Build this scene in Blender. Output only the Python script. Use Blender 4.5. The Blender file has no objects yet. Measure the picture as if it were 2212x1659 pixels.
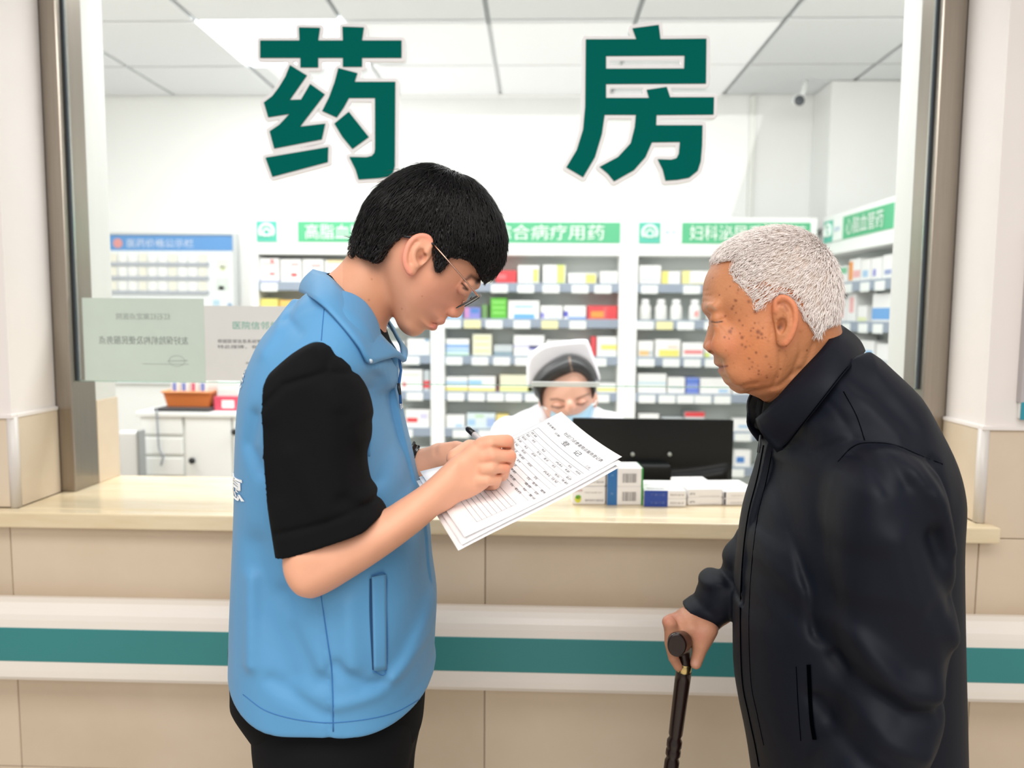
import bpy, bmesh, math, random
import numpy as np
from mathutils import Vector, Matrix

# ------------------------------------------------------------------ camera, world, lights, exposure
SC = bpy.context.scene
COL = SC.collection
FPX, CX, CY = 1670.0, 1106.0, 829.5
CAM = np.array([0.0, 0.0, 1.5])
YAW, PITCH, ROLL = math.radians(1.9), math.radians(5.0), math.radians(0.41)
_f0 = np.array([-math.sin(YAW), math.cos(YAW), 0.0]); _r0 = np.array([math.cos(YAW), math.sin(YAW), 0.0]); _u0 = np.array([0, 0, 1.0])
FWD = _f0 * math.cos(PITCH) - _u0 * math.sin(PITCH)
_u1 = _u0 * math.cos(PITCH) + _f0 * math.sin(PITCH)
RGT = _r0 * math.cos(ROLL) + _u1 * math.sin(ROLL)
UPV = _u1 * math.cos(ROLL) - _r0 * math.sin(ROLL)

def W(px, py, y):
    """the point of the world plane Y = y seen at a photograph pixel"""
    d = RGT * (px - CX) / FPX - UPV * (py - CY) / FPX + FWD
    return CAM + d * (y / d[1])

def Wx(px, py, x):
    d = RGT * (px - CX) / FPX - UPV * (py - CY) / FPX + FWD
    return CAM + d * (x / d[0])

def Wz(px, py, z):
    d = RGT * (px - CX) / FPX - UPV * (py - CY) / FPX + FWD
    return CAM + d * ((z - CAM[2]) / d[2])

def PROJ(v):
    q = np.asarray(v) - CAM
    z = q @ FWD
    return CX + FPX * (q @ RGT) / z, CY - FPX * (q @ UPV) / z

cam_data = bpy.data.cameras.new('camera')
cam = bpy.data.objects.new('camera', cam_data); COL.objects.link(cam)
M4 = Matrix.Identity(4)
for i in range(3):
    M4[i][0], M4[i][1], M4[i][2], M4[i][3] = RGT[i], UPV[i], -FWD[i], CAM[i]
cam.matrix_world = M4
cam_data.sensor_fit = 'HORIZONTAL'; cam_data.sensor_width = 36.0
cam_data.lens = FPX / 2212.0 * 36.0
cam_data.clip_start = 0.05
cam_data.dof.use_dof = True
cam_data.dof.focus_distance = 1.2
cam_data.dof.aperture_fstop = 3.0
SC.camera = cam

world = bpy.data.worlds.new('world'); SC.world = world
world.use_nodes = True
world.node_tree.nodes['Background'].inputs[0].default_value = (1.0, 0.97, 0.94, 1)
world.node_tree.nodes['Background'].inputs[1].default_value = 0.55
SC.view_settings.view_transform = 'Standard'
SC.view_settings.look = 'None'
SC.view_settings.gamma = 1.0
SC.view_settings.use_curve_mapping = False
SC.view_settings.exposure = 0.0
SC.cycles.use_denoising = True
SC.cycles.max_bounces = 8
SC.cycles.transparent_max_bounces = 12
SC.cycles.caustics_reflective = False
SC.cycles.caustics_refractive = False
SC.cycles.sample_clamp_indirect = 6.0

def area_light(name, loc, size, energy, color=(1, 1, 1), rot=(0, 0, 0)):
    l = bpy.data.lights.new(name, 'AREA'); l.shape = 'RECTANGLE'; l.size, l.size_y = size
    l.energy = energy; l.color = color
    o = bpy.data.objects.new(name, l); o.location = loc; o.rotation_euler = rot
    COL.objects.link(o); return o
# hall ceiling lamps (above and behind the viewer), unseen fill light added to brighten the pharmacy
area_light('hall_ceiling_lamp', (-0.2, -0.3, 2.85), (2.6, 1.2), 56, (1.0, 0.96, 0.92))
area_light('hall_ceiling_lamp_far', (0.2, -2.6, 2.7), (3.0, 1.2), 50, (1.0, 0.96, 0.92), (math.radians(35), 0, 0))
area_light('pharmacy_fill_light', (-0.45, 2.48, 2.62), (4.4, 0.5), 74, (0.97, 0.99, 1.0), (math.radians(16), 0, 0))

# ------------------------------------------------------------------ materials
def lin(c):
    if isinstance(c, str):
        c = c.lstrip('#'); c = tuple(int(c[i:i + 2], 16) for i in (0, 2, 4))
    o = []
    for v in c[:3]:
        v = v / 255.0
        o.append(v / 12.92 if v <= 0.04045 else ((v + 0.055) / 1.055) ** 2.4)
    return tuple(o)

MATS = {}
def mat(name, color='#ffffff', rough=0.5, metal=0.0, spec=0.5, noise=0.0, nscale=8.0, bump=0.0, bscale=300.0, attr=False, sss=0.0, color2=None, stretch=None, coat=0.0, sheen=0.0):
    if name in MATS: return MATS[name]
    m = bpy.data.materials.new(name); m.use_nodes = True; MATS[name] = m
    nt = m.node_tree; N = nt.nodes; L = nt.links
    b = N['Principled BSDF']
    c = lin(color)
    b.inputs['Base Color'].default_value = (*c, 1)
    b.inputs['Roughness'].default_value = rough
    b.inputs['Metallic'].default_value = metal
    b.inputs['Specular IOR Level'].default_value = spec
    if coat: b.inputs['Coat Weight'].default_value = coat
    if sheen: b.inputs['Sheen Weight'].default_value = sheen
    if sss:
        b.inputs['Subsurface Weight'].default_value = sss
        b.inputs['Subsurface Radius'].default_value = (1.0, 0.35, 0.2)
        b.inputs['Subsurface Scale'].default_value = 0.006
    src = None
    if attr:
        a = N.new('ShaderNodeAttribute'); a.attribute_name = 'Col'; src = a.outputs['Color']
    if noise:
        tc = N.new('ShaderNodeTexCoord')
        mp = N.new('ShaderNodeMapping')
        if stretch: mp.inputs['Scale'].default_value = stretch
        L.new(tc.outputs['Object'], mp.inputs['Vector'])
        n = N.new('ShaderNodeTexNoise'); n.inputs['Scale'].default_value = nscale; n.inputs['Detail'].default_value = 6
        n.inputs['Roughness'].default_value = 0.6
        L.new(mp.outputs['Vector'], n.inputs['Vector'])
        r = N.new('ShaderNodeMapRange'); r.inputs['From Min'].default_value = 0.3; r.inputs['From Max'].default_value = 0.7
        L.new(n.outputs['Fac'], r.inputs['Value'])
        mx = N.new('ShaderNodeMix'); mx.data_type = 'RGBA'
        c2 = lin(color2) if color2 else tuple(v * (1 - noise) for v in c)
        if src is not None:
            mul = N.new('ShaderNodeMix'); mul.data_type = 'RGBA'; mul.blend_type = 'MULTIPLY'; mul.inputs[0].default_value = 1
            L.new(src, mul.inputs[6])
            mx.inputs[6].default_value = (1, 1, 1, 1); mx.inputs[7].default_value = (1 - noise, 1 - noise * 1.2, 1 - noise * 1.4, 1)
            L.new(r.outputs['Result'], mx.inputs[0]); L.new(mx.outputs[2], mul.inputs[7]); src = mul.outputs[2]
        else:
            mx.inputs[6].default_value = (*c, 1); mx.inputs[7].default_value = (*c2, 1)
            L.new(r.outputs['Result'], mx.inputs[0]); src = mx.outputs[2]
    if src is not None: L.new(src, b.inputs['Base Color'])
    if bump:
        tc = N.new('ShaderNodeTexCoord')
        n = N.new('ShaderNodeTexNoise'); n.inputs['Scale'].default_value = bscale; n.inputs['Detail'].default_value = 3
        L.new(tc.outputs['Object'], n.inputs['Vector'])
        bp = N.new('ShaderNodeBump'); bp.inputs['Strength'].default_value = bump; bp.inputs['Distance'].default_value = 0.002
        L.new(n.outputs['Fac'], bp.inputs['Height']); L.new(bp.outputs['Normal'], b.inputs['Normal'])
    return m

def emit(name, color, strength):
    m = bpy.data.materials.new(name); m.use_nodes = True
    b = m.node_tree.nodes['Principled BSDF']
    b.inputs['Emission Color'].default_value = (*lin(color), 1); b.inputs['Emission Strength'].default_value = strength
    b.inputs['Base Color'].default_value = (*lin(color), 1)
    return m

def clear(name, tint, gloss=0.05, white=0.0, rough=0.02):
    """thin clear sheet: see-through, a little mirror, optionally a little haze"""
    m = bpy.data.materials.new(name); m.use_nodes = True
    nt = m.node_tree; nt.nodes.clear()
    out = nt.nodes.new('ShaderNodeOutputMaterial')
    t = nt.nodes.new('ShaderNodeBsdfTransparent'); t.inputs[0].default_value = (*tint, 1)
    g = nt.nodes.new('ShaderNodeBsdfGlossy'); g.inputs['Roughness'].default_value = rough
    mx = nt.nodes.new('ShaderNodeMixShader'); mx.inputs[0].default_value = gloss
    nt.links.new(t.outputs[0], mx.inputs[1]); nt.links.new(g.outputs[0], mx.inputs[2])
    s = mx
    if white:
        d = nt.nodes.new('ShaderNodeBsdfDiffuse'); d.inputs[0].default_value = (0.9, 0.92, 0.9, 1)
        m2 = nt.nodes.new('ShaderNodeMixShader'); m2.inputs[0].default_value = white
        nt.links.new(mx.outputs[0], m2.inputs[1]); nt.links.new(d.outputs[0], m2.inputs[2]); s = m2
    nt.links.new(s.outputs[0], out.inputs[0])
    return m

# ------------------------------------------------------------------ objects
def link(name, me, material=None, parent=None, smooth=False):
    if material is not None and len(me.materials) == 0: me.materials.append(material)
    o = bpy.data.objects.new(name, me); COL.objects.link(o)
    if parent is not None:
        o.parent = parent
        if parent.type == 'EMPTY': o.matrix_parent_inverse = Matrix.Translation(-parent.location)
    if smooth: me.shade_smooth()
    return o

def tag(o, label=None, cat=None, group=None, kind=None):
    if label: o['label'] = label
    if cat: o['category'] = cat
    if group: o['group'] = group
    if kind: o['kind'] = kind
    return o

def thing(name, label, cat, loc=(0, 0, 0), group=None):
    o = bpy.data.objects.new(name, None); COL.objects.link(o); o.location = loc
    o.empty_display_size = 0.05
    return tag(o, label, cat, group)

def bm_mesh(bm, name='m'):
    me = bpy.data.meshes.new(name); bm.to_mesh(me); bm.free(); return me

def boxes_mesh(bl, bevel=0.0, seg=2):
    """bl: list of (x0,x1,y0,y1,z0,z1)"""
    bm = bmesh.new()
    for (x0, x1, y0, y1, z0, z1) in bl:
        r = bmesh.ops.create_cube(bm, size=1.0)
        for v in r['verts']:
            v.co = Vector(((x0 + x1) / 2 + v.co.x * (x1 - x0), (y0 + y1) / 2 + v.co.y * (y1 - y0), (z0 + z1) / 2 + v.co.z * (z1 - z0)))
    if bevel:
        bmesh.ops.bevel(bm, geom=bm.edges[:], offset=bevel, segments=seg, affect='EDGES', profile=0.5)
    return bm_mesh(bm)

def box(name, b, material, parent=None, bevel=0.0, seg=2, smooth=False):
    return link(name, boxes_mesh([b], bevel, seg), material, parent, smooth)

def raw_mesh(verts, faces, smooth=False):
    me = bpy.data.meshes.new('m'); me.from_pydata([tuple(v) for v in verts], [], faces); me.update()
    if smooth: me.shade_smooth()
    return me

def fast_mesh(verts, quads, colors=None, smooth=True):
    quads = np.asarray(quads, dtype=np.int32); n, k = quads.shape
    me = bpy.data.meshes.new('m')
    me.vertices.add(len(verts)); me.vertices.foreach_set('co', np.asarray(verts, dtype=np.float32).ravel())
    me.loops.add(n * k); me.loops.foreach_set('vertex_index', quads.ravel())
    me.polygons.add(n); me.polygons.foreach_set('loop_start', np.arange(0, n * k, k, dtype=np.int32))
    me.polygons.foreach_set('loop_total', np.full(n, k, dtype=np.int32))
    me.update(calc_edges=True)
    if smooth: me.polygons.foreach_set('use_smooth', np.ones(n, dtype=bool))
    if colors is not None:
        a = me.attributes.new('Col', 'FLOAT_COLOR', 'POINT')
        c = np.ones((len(verts), 4), dtype=np.float32); c[:, :3] = colors
        a.data.foreach_set('color', c.ravel())
    me.validate()
    return me

def join_raw(parts):
    V, F = [], []
    for v, f in parts:
        o = len(V); V += [tuple(p) for p in v]; F += [tuple(i + o for i in q) for q in f]
    return V, F

def tube_raw(pts, rad, n=10, caps=True, flat=1.0):
    pts = [Vector(p) for p in pts]; m = len(pts)
    rad = rad if hasattr(rad, '__len__') else [rad] * m
    V, F = [], []
    t0 = (pts[1] - pts[0]).normalized()
    ref = Vector((0, 0, 1)) if abs(t0.z) < 0.9 else Vector((1, 0, 0))
    a = t0.cross(ref).normalized()
    for i, p in enumerate(pts):
        t = (pts[min(i + 1, m - 1)] - pts[max(i - 1, 0)]).normalized()
        a = (a - t * a.dot(t)).normalized(); b = t.cross(a)
        for k in range(n):
            w = 2 * math.pi * k / n
            V.append(p + a * (math.cos(w) * rad[i]) + b * (math.sin(w) * rad[i] * flat))
    for i in range(m - 1):
        for k in range(n):
            F.append((i * n + k, i * n + (k + 1) % n, (i + 1) * n + (k + 1) % n, (i + 1) * n + k))
    if caps:
        F.append(tuple(range(n - 1, -1, -1))); F.append(tuple((m - 1) * n + k for k in range(n)))
    return V, F

def tube(name, pts, rad, material, parent=None, n=10, flat=1.0):
    v, f = tube_raw(pts, rad, n, True, flat)
    return link(name, raw_mesh(v, f, True), material, parent)

def crv(pts, n):
    """open Catmull-Rom through points"""
    P = np.asarray(pts, float); P = np.vstack([2 * P[0] - P[1], P, 2 * P[-1] - P[-2]])
    out = []
    for i in range(1, len(P) - 2):
        for k in range(n):
            t = k / n
            out.append(0.5 * ((2 * P[i]) + (-P[i - 1] + P[i + 1]) * t + (2 * P[i - 1] - 5 * P[i] + 4 * P[i + 1] - P[i + 2]) * t * t + (-P[i - 1] + 3 * P[i] - 3 * P[i + 1] + P[i + 2]) * t ** 3))
    out.append(P[-2]); return np.array(out)

def crv_closed(pts, n):
    P = np.asarray(pts, float); m = len(P); out = []
    for i in range(m):
        a, b, c, d = P[i - 1], P[i], P[(i + 1) % m], P[(i + 2) % m]
        for k in range(n):
            t = k / n
            out.append(0.5 * ((2 * b) + (-a + c) * t + (2 * a - 5 * b + 4 * c - d) * t * t + (-a + 3 * b - 3 * c + d) * t ** 3))
    return np.array(out)

# ------------------------------------------------------------------ lettering
_TX = {}
def glyphs(s, res=3, bold=0.0):
    """2-D mesh of a string; (verts, faces, width), one em high"""
    if (s, res, bold) in _TX: return _TX[(s, res, bold)]
    c = bpy.data.curves.new('t', 'FONT'); c.body = s; c.resolution_u = res; c.offset = bold
    o = bpy.data.objects.new('t', c); COL.objects.link(o)
    bpy.context.view_layer.update()
    me = bpy.data.meshes.new_from_object(o.evaluated_get(bpy.context.evaluated_depsgraph_get()))
    v = np.array([tuple(p.co)[:2] for p in me.vertices]).reshape(-1, 2); f = [tuple(p.vertices) for p in me.polygons]
    bpy.data.objects.remove(o); bpy.data.curves.remove(c); bpy.data.meshes.remove(me)
    w = (v[:, 0].max() if len(v) else 0)
    if len(v): v = v - np.array([v[:, 0].min(), v[:, 1].min()]); w = v[:, 0].max()
    _TX[(s, res, bold)] = (v, f, w); return _TX[(s, res, bold)]

def text_raw(s, width, height, fn, res=2, u0=0.0, v0=0.0):
    """string stretched to width x height at (u0, v0), mapped by fn(u, v) -> point"""
    v, f, w = glyphs(s, res)
    if not len(v): return [], []
    h = v[:, 1].max()
    return [fn(u0 + p[0] / w * width, v0 + p[1] / h * height) for p in v], f

def plane_map(o, ux, vx):
    o, ux, vx = np.asarray(o, float), np.asarray(ux, float), np.asarray(vx, float)
    return lambda u, v: tuple(o + ux * u + vx * v)

def rect_raw(u0, u1, v0, v1, fn):
    return [fn(u0, v0), fn(u1, v0), fn(u1, v1), fn(u0, v1)], [(0, 1, 2, 3)]

# ------------------------------------------------------------------ signed-distance modelling
def smin(a, b, k):
    if k <= 0: return np.minimum(a, b)
    h = np.clip(0.5 + 0.5 * (b - a) / k, 0, 1)
    return b + (a - b) * h - k * h * (1 - h)

def poly_sdf(P, X, Z):
    """signed distance of a closed polygon on a 2-D grid; negative inside"""
    d = np.full(np.broadcast(X, Z).shape, 1e9, np.float32); ins = np.zeros(d.shape, bool)
    n = len(P)
    for i in range(n):
        ax, az = P[i]; bx, bz = P[(i + 1) % n]
        ex, ez = bx - ax, bz - az; L2 = ex * ex + ez * ez
        if L2 < 1e-14: continue
        t = np.clip(((X - ax) * ex + (Z - az) * ez) / L2, 0, 1)
        dx, dz = X - ax - ex * t, Z - az - ez * t
        d = np.minimum(d, dx * dx + dz * dz)
        if abs(ez) > 1e-12:
            c = ((az > Z) != (bz > Z)) & (X < ex * (Z - az) / ez + ax)
            ins ^= c
    d = np.sqrt(d)
    return np.where(ins, -d, d)

class Grid:
    def __init__(s, lo, hi, h):
        s.lo = np.array(lo, float); s.h = h
        s.n = np.ceil((np.array(hi) - s.lo) / h).astype(int) + 1
        s.f = np.full(s.n, 0.05, np.float32)
        s.ax = [(s.lo[i] + h * np.arange(s.n[i])).astype(np.float32) for i in range(3)]
    def blk(s, lo, hi):
        sl = []
        for i in range(3):
            a = int(max(0, math.floor((lo[i] - s.lo[i]) / s.h))); b = int(min(s.n[i], math.ceil((hi[i] - s.lo[i]) / s.h) + 1))
            if b <= a: return None, None
            sl.append(slice(a, b))
        X = s.ax[0][sl[0]][:, None, None]; Y = s.ax[1][sl[1]][None, :, None]; Z = s.ax[2][sl[2]][None, None, :]
        return tuple(sl), (X, Y, Z)
    def put(s, prim, k=0.0, mode='u', pad=0.03):
        fn, lo, hi = prim
        sl, g = s.blk(np.array(lo) - pad - k, np.array(hi) + pad + k)
        if sl is None: return s
        d = fn(*g).astype(np.float32); a = s.f[sl]
        if mode == 'u': s.f[sl] = smin(a, d, k)
        elif mode == 's': s.f[sl] = -smin(-a, d, k)
        return s
    def inter(s, fn, k=0.0):
        d = fn(s.ax[0][:, None, None], s.ax[1][None, :, None], s.ax[2][None, None, :]).astype(np.float32)
        s.f = -smin(-s.f, -d, k); return s
    def ridge(s, pts, r, amp):
        """raise (amp > 0) or groove (amp < 0) the surface along a line"""
        fn, lo, hi = chain(pts, 0.0)
        sl, g = s.blk(np.array(lo) - 2.5 * r, np.array(hi) + 2.5 * r)
        if sl is None: return s
        d = fn(*g); s.f[sl] -= (amp * np.exp(-(d / r) ** 2)).astype(np.float32)
        return s
    def interp(s, P):
        q = (P - s.lo) / s.h; i = np.clip(np.floor(q).astype(int), 0, s.n - 2); t = np.clip(q - i, 0, 1)
        r = 0
        for a in (0, 1):
            for b in (0, 1):
                for c in (0, 1):
                    w = (t[:, 0] if a else 1 - t[:, 0]) * (t[:, 1] if b else 1 - t[:, 1]) * (t[:, 2] if c else 1 - t[:, 2])
                    r = r + w * s.f[i[:, 0] + a, i[:, 1] + b, i[:, 2] + c]
        return r
    def grad(s, P):
        e = s.h * 1.5; g = np.zeros_like(P)
        for k in range(3):
            d = np.zeros(3); d[k] = e
            g[:, k] = s.interp(P + d) - s.interp(P - d)
        return g / np.maximum(np.linalg.norm(g, axis=1, keepdims=True), 1e-9)
    def mesh(s, smooth=2):
        f = s.f; ins = f < 0
        nx, ny, nz = f.shape
        cnt = np.zeros((nx - 1, ny - 1, nz - 1), np.int8)
        for a in (0, 1):
            for b in (0, 1):
                for c in (0, 1):
                    cnt += ins[a:nx - 1 + a, b:ny - 1 + b, c:nz - 1 + c]
        act = np.argwhere((cnt > 0) & (cnt < 8))
        idx = np.full(cnt.shape, -1, np.int32); idx[tuple(act.T)] = np.arange(len(act))
        acc = np.zeros((len(act), 3)); num = np.zeros(len(act))
        for ax in range(3):
            o1, o2 = [(1, 2), (0, 2), (0, 1)][ax]
            for u in (0, 1):
                for v in (0, 1):
                    off = np.zeros(3, int); off[o1] = u; off[o2] = v
                    p = act + off; q = p.copy(); q[:, ax] += 1
                    fa = f[tuple(p.T)]; fb = f[tuple(q.T)]
                    cr = (fa < 0) != (fb < 0)
                    t = np.where(cr, fa / np.where(cr, fa - fb, 1), 0)
                    pt = off[None, :].repeat(len(act), 0).astype(float); pt[:, ax] = t
                    acc += pt * cr[:, None]; num += cr
        V = s.lo + (act + acc / num[:, None]) * s.h
        Q = []
        for ax in range(3):
            o1, o2 = [(1, 2), (2, 0), (0, 1)][ax]
            sa = [slice(None)] * 3; sb = [slice(None)] * 3
            sa[ax] = slice(0, -1); sb[ax] = slice(1, None)
            A, B = ins[tuple(sa)], ins[tuple(sb)]
            e = np.argwhere(A != B)
            e = e[(e[:, o1] > 0) & (e[:, o2] > 0) & (e[:, o1] < f.shape[o1] - 1) & (e[:, o2] < f.shape[o2] - 1)]
            flip = A[tuple(e.T)]
            c = []
            for (u, v) in ((-1, -1), (0, -1), (0, 0), (-1, 0)):
                k = e.copy(); k[:, o1] += u; k[:, o2] += v
                c.append(idx[tuple(k.T)])
            q = np.stack(c, 1); q[~flip] = q[~flip][:, ::-1]
            Q.append(q)
        Q = np.vstack(Q)
        if smooth:
            E = np.vstack([Q[:, [0, 1]], Q[:, [1, 2]], Q[:, [2, 3]], Q[:, [3, 0]]])
            deg = np.bincount(E.ravel(), minlength=len(V))
            for it in range(smooth):
                A = np.zeros_like(V)
                for k in range(3):
                    A[:, k] = np.bincount(E[:, 0], V[E[:, 1], k], len(V)) + np.bincount(E[:, 1], V[E[:, 0], k], len(V))
                V = V + 0.5 * (A / np.maximum(deg, 1)[:, None] - V)
        return V, Q

def ell(c, r, rot=None):
    c, r = np.array(c, float), np.array(r, float); m = r.max()
    Rm = None if rot is None else np.array(rot)
    def fn(X, Y, Z):
        x, y, z = X - c[0], Y - c[1], Z - c[2]
        if Rm is not None:
            x, y, z = (Rm[0, 0] * x + Rm[1, 0] * y + Rm[2, 0] * z, Rm[0, 1] * x + Rm[1, 1] * y + Rm[2, 1] * z, Rm[0, 2] * x + Rm[1, 2] * y + Rm[2, 2] * z)
        k0 = np.sqrt((x / r[0]) ** 2 + (y / r[1]) ** 2 + (z / r[2]) ** 2)
        k1 = np.sqrt((x / r[0] ** 2) ** 2 + (y / r[1] ** 2) ** 2 + (z / r[2] ** 2) ** 2)
        return k0 * (k0 - 1) / np.maximum(k1, 1e-6)
    return fn, c - m, c + m

def chain(pts, rad, flat=None):
    P = np.array(pts, float); n = len(P)
    rad = np.full(n, rad, float) if not hasattr(rad, '__len__') else np.array(rad, float)
    def fn(X, Y, Z):
        out = None
        for i in range(n - 1):
            a, b = P[i], P[i + 1]; ab = b - a; L2 = max(ab @ ab, 1e-12)
            t = np.clip(((X - a[0]) * ab[0] + (Y - a[1]) * ab[1] + (Z - a[2]) * ab[2]) / L2, 0, 1)
            d = np.sqrt((X - a[0] - ab[0] * t) ** 2 + (Y - a[1] - ab[1] * t) ** 2 + (Z - a[2] - ab[2] * t) ** 2) - (rad[i] + (rad[i + 1] - rad[i]) * t)
            out = d if out is None else np.minimum(out, d)
        return out
    m = rad.max()
    return fn, P.min(0) - m, P.max(0) + m

def smooth_poly(px, n=5):
    return crv_closed(px, n)

def contour(px, yc, Wm, R, comp=True):
    """photograph outline -> outline in the plane Y = yc (x, z), allowing for the depth of the body when seen in perspective"""
    pts = np.array([W(p[0], p[1], yc)[[0, 2]] for p in px])
    if not comp: return pts
    r = np.column_stack([pts[:, 0] / yc, (pts[:, 1] - CAM[2]) / yc])
    t = np.roll(r, -1, 0) - np.roll(r, 1, 0); t /= np.maximum(np.linalg.norm(t, axis=1, keepdims=True), 1e-9)
    nrm = np.column_stack([t[:, 1], -t[:, 0]])
    area = np.sum(r[:, 0] * np.roll(r[:, 1], -1) - np.roll(r[:, 0], -1) * r[:, 1])
    if area < 0: nrm = -nrm
    Q = np.sum(r * nrm, 1)
    w = np.linspace(-0.97, 0.97, 61)
    d = np.min(R * (1 - np.sqrt(1 - w ** 2))[None, :] - Q[:, None] * (w * Wm)[None, :], axis=1)
    k = 9; ker = np.hanning(k + 2)[1:-1]; ker /= ker.sum()
    d = np.convolve(np.concatenate([d[-k:], d, d[:k]]), ker, 'same')[k:-k]
    return pts + nrm * d[:, None]

def inflate(P, yc, Wm, R, tilt=(0, 0), widths=None, boxy=2.0):
    """a body from its side outline P (x, z): half-width Wm about the plane yc, rounded over R; widths = [(x, z, radius, dW)]"""
    P = np.asarray(P); c0 = P.mean(0)
    wmax = Wm + sum(max(0, q[3]) for q in (widths or []))
    sp = abs(tilt[0]) * np.ptp(P[:, 0]) + abs(tilt[1]) * np.ptp(P[:, 1])
    def fn(X, Y, Z):
        x, z = X[:, 0, 0][:, None], Z[0, 0, :][None, :]
        d2 = poly_sdf(P, x, z)
        # soften the creases of the medial axis
        hh = float(abs(x[1, 0] - x[0, 0])) if x.shape[0] > 1 else 0.002
        r = max(1, int(round(min(0.009, R * 0.12) / hh))); b = d2.copy()
        for it in range(3):
            for axis in (0, 1):
                pad = [(0, 0), (0, 0)]; pad[axis] = (r + 1, r)
                cs = np.cumsum(np.pad(b, pad, 'edge'), axis=axis, dtype=np.float64); n_ = b.shape[axis]
                b = ((cs[2 * r + 1:2 * r + 1 + n_] - cs[:n_]) if axis == 0 else (cs[:, 2 * r + 1:2 * r + 1 + n_] - cs[:, :n_])) / (2 * r + 1)
        w_ = np.clip((-d2 - 0.1 * R) / (0.25 * R), 0, 1); w_ = w_ * w_ * (3 - 2 * w_)
        d2 = (d2 * (1 - w_) + b * w_).astype(np.float32)
        s = np.clip(-d2 / R, -4, 1)
        Wf = np.full(d2.shape, Wm, np.float32)
        for (a, b, r, dw) in (widths or []):
            Wf = Wf + dw * np.exp(-((x - a) ** 2 + (z - b) ** 2) / r ** 2)
        ycf = yc + tilt[0] * (x - c0[0]) + tilt[1] * (z - c0[1])
        w = np.abs(Y - ycf[:, None, :]) / Wf[:, None, :]
        q = (1 - s)[:, None, :]
        F = (w ** boxy + q ** boxy) ** (1 / boxy) - 1
        return F * np.minimum(Wf, R)[:, None, :] * 0.9
    lo = np.array([P[:, 0].min(), yc - wmax - sp, P[:, 1].min()]); hi = np.array([P[:, 0].max(), yc + wmax + sp, P[:, 1].max()])
    return fn, lo, hi

def prism(P, y0, y1):
    P = np.asarray(P)
    def fn(X, Y, Z):
        d2 = poly_sdf(P, X[:, 0, 0][:, None], Z[0, 0, :][None, :])[:, None, :]
        return np.maximum(d2, np.maximum(y0 - Y, Y - y1))
    return fn, np.array([P[:, 0].min(), y0, P[:, 1].min()]), np.array([P[:, 0].max(), y1, P[:, 1].max()])

def strands(grid, P, flow, length, seg=5, width=0.0008, lift=0.002, jitter=0.25, rng=None, keep=None):
    """locks of hair as thin three-sided tapering tubes that follow the surface of a field"""
    N = len(P); p = P.copy(); path = [p.copy()]
    jit = rng.normal(0, jitter, (N, 3)); ln = length(P) * rng.uniform(0.7, 1.25, N)
    lf = np.abs(rng.normal(0, lift, N)) + 0.0004
    for i in range(seg):
        n = grid.grad(p)
        d = flow(p) + jit; d = d - n * np.sum(d * n, 1, keepdims=True); d /= np.maximum(np.linalg.norm(d, axis=1, keepdims=True), 1e-6)
        p = p + d * (ln / seg)[:, None]
        n = grid.grad(p); dist = grid.interp(p)
        p = p + n * np.clip(lf * ((i + 1) / seg) - dist, -0.02, 0.02)[:, None]
        path.append(p.copy())
    path = np.stack(path, 1)                       # N, seg+1, 3
    T = np.gradient(path, axis=1); T /= np.maximum(np.linalg.norm(T, axis=2, keepdims=True), 1e-9)
    n0 = grid.grad(P)[:, None, :]
    A = np.cross(T, n0); A /= np.maximum(np.linalg.norm(A, axis=2, keepdims=True), 1e-9); B = np.cross(A, T)
    tp = np.array([0.8] + [1.0] * (seg - 2) + [0.7, 0.12])[None, :, None] * width
    V = []
    for k in range(3):
        w = 2 * math.pi * k / 3 + math.pi / 2
        V.append(path + A * (math.cos(w) * tp) + B * (math.sin(w) * tp * 0.6))
    V = np.stack(V, 2).reshape(-1, 3)              # N, seg+1, 3
    b = (np.arange(N) * (seg + 1) * 3)[:, None, None]; i = (np.arange(seg) * 3)[None, :, None]; k = np.arange(3)[None, None, :]; k1 = (k + 1) % 3
    F = np.stack([b + i + k, b + i + k1, b + i + 3 + k1, b + i + 3 + k], -1).reshape(-1, 4)
    return V, F
# ------------------------------------------------------------------ setting
rng = np.random.default_rng(7); random.seed(7)
ZC = 1.029
XL, XR = -1.262, 1.03
m_paint = mat('paint_white', '#efe8e3', 0.75, noise=0.04, nscale=3, bump=0.15, bscale=90)
m_paint_in = mat('paint_inside', '#f6f7f4', 0.8)
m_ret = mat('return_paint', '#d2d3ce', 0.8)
m_tile = mat('tile_cream', '#dfcfb9', 0.22, spec=0.4, noise=0.08, nscale=2.2, color2='#d6c4ac')
m_tile_b = mat('tile_cream_b', '#dbcbb5', 0.22, spec=0.4, noise=0.08, nscale=2.6, color2='#d1bfa7')
m_grout = mat('grout', '#b7a893', 0.9)
m_stone = mat('counter_stone', '#ecdcbd', 0.16, spec=0.5, noise=0.1, nscale=3.5, color2='#dcc8a2', stretch=(1, 5, 5))
m_floor = mat('floor_stone', '#cfc6ba', 0.25, noise=0.08, nscale=5)
m_steel = mat('brushed_steel', '#a39a8f', 0.3, metal=1.0, noise=0.1, nscale=40, stretch=(6, 6, 0.15))
m_steel_l = mat('polished_steel', '#b9b9b2', 0.22, metal=1.0)
m_rubber = mat('dark_rubber', '#3c4348', 0.6)
m_ceil = mat('ceiling_tile', '#f3f5f7', 0.85, noise=0.03, nscale=60)
m_bar = mat('ceiling_bar', '#b8bdbf', 0.6)
m_white = mat('white_laminate', '#fbfbf9', 0.4)
m_trim = mat('corner_trim', '#d9d3cd', 0.35)

def struct(name, bl, m, bevel=0.0, parent=None):
    o = link(name, boxes_mesh(bl, bevel), m, parent); 
    if parent is None: o['kind'] = 'structure'
    return o

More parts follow.
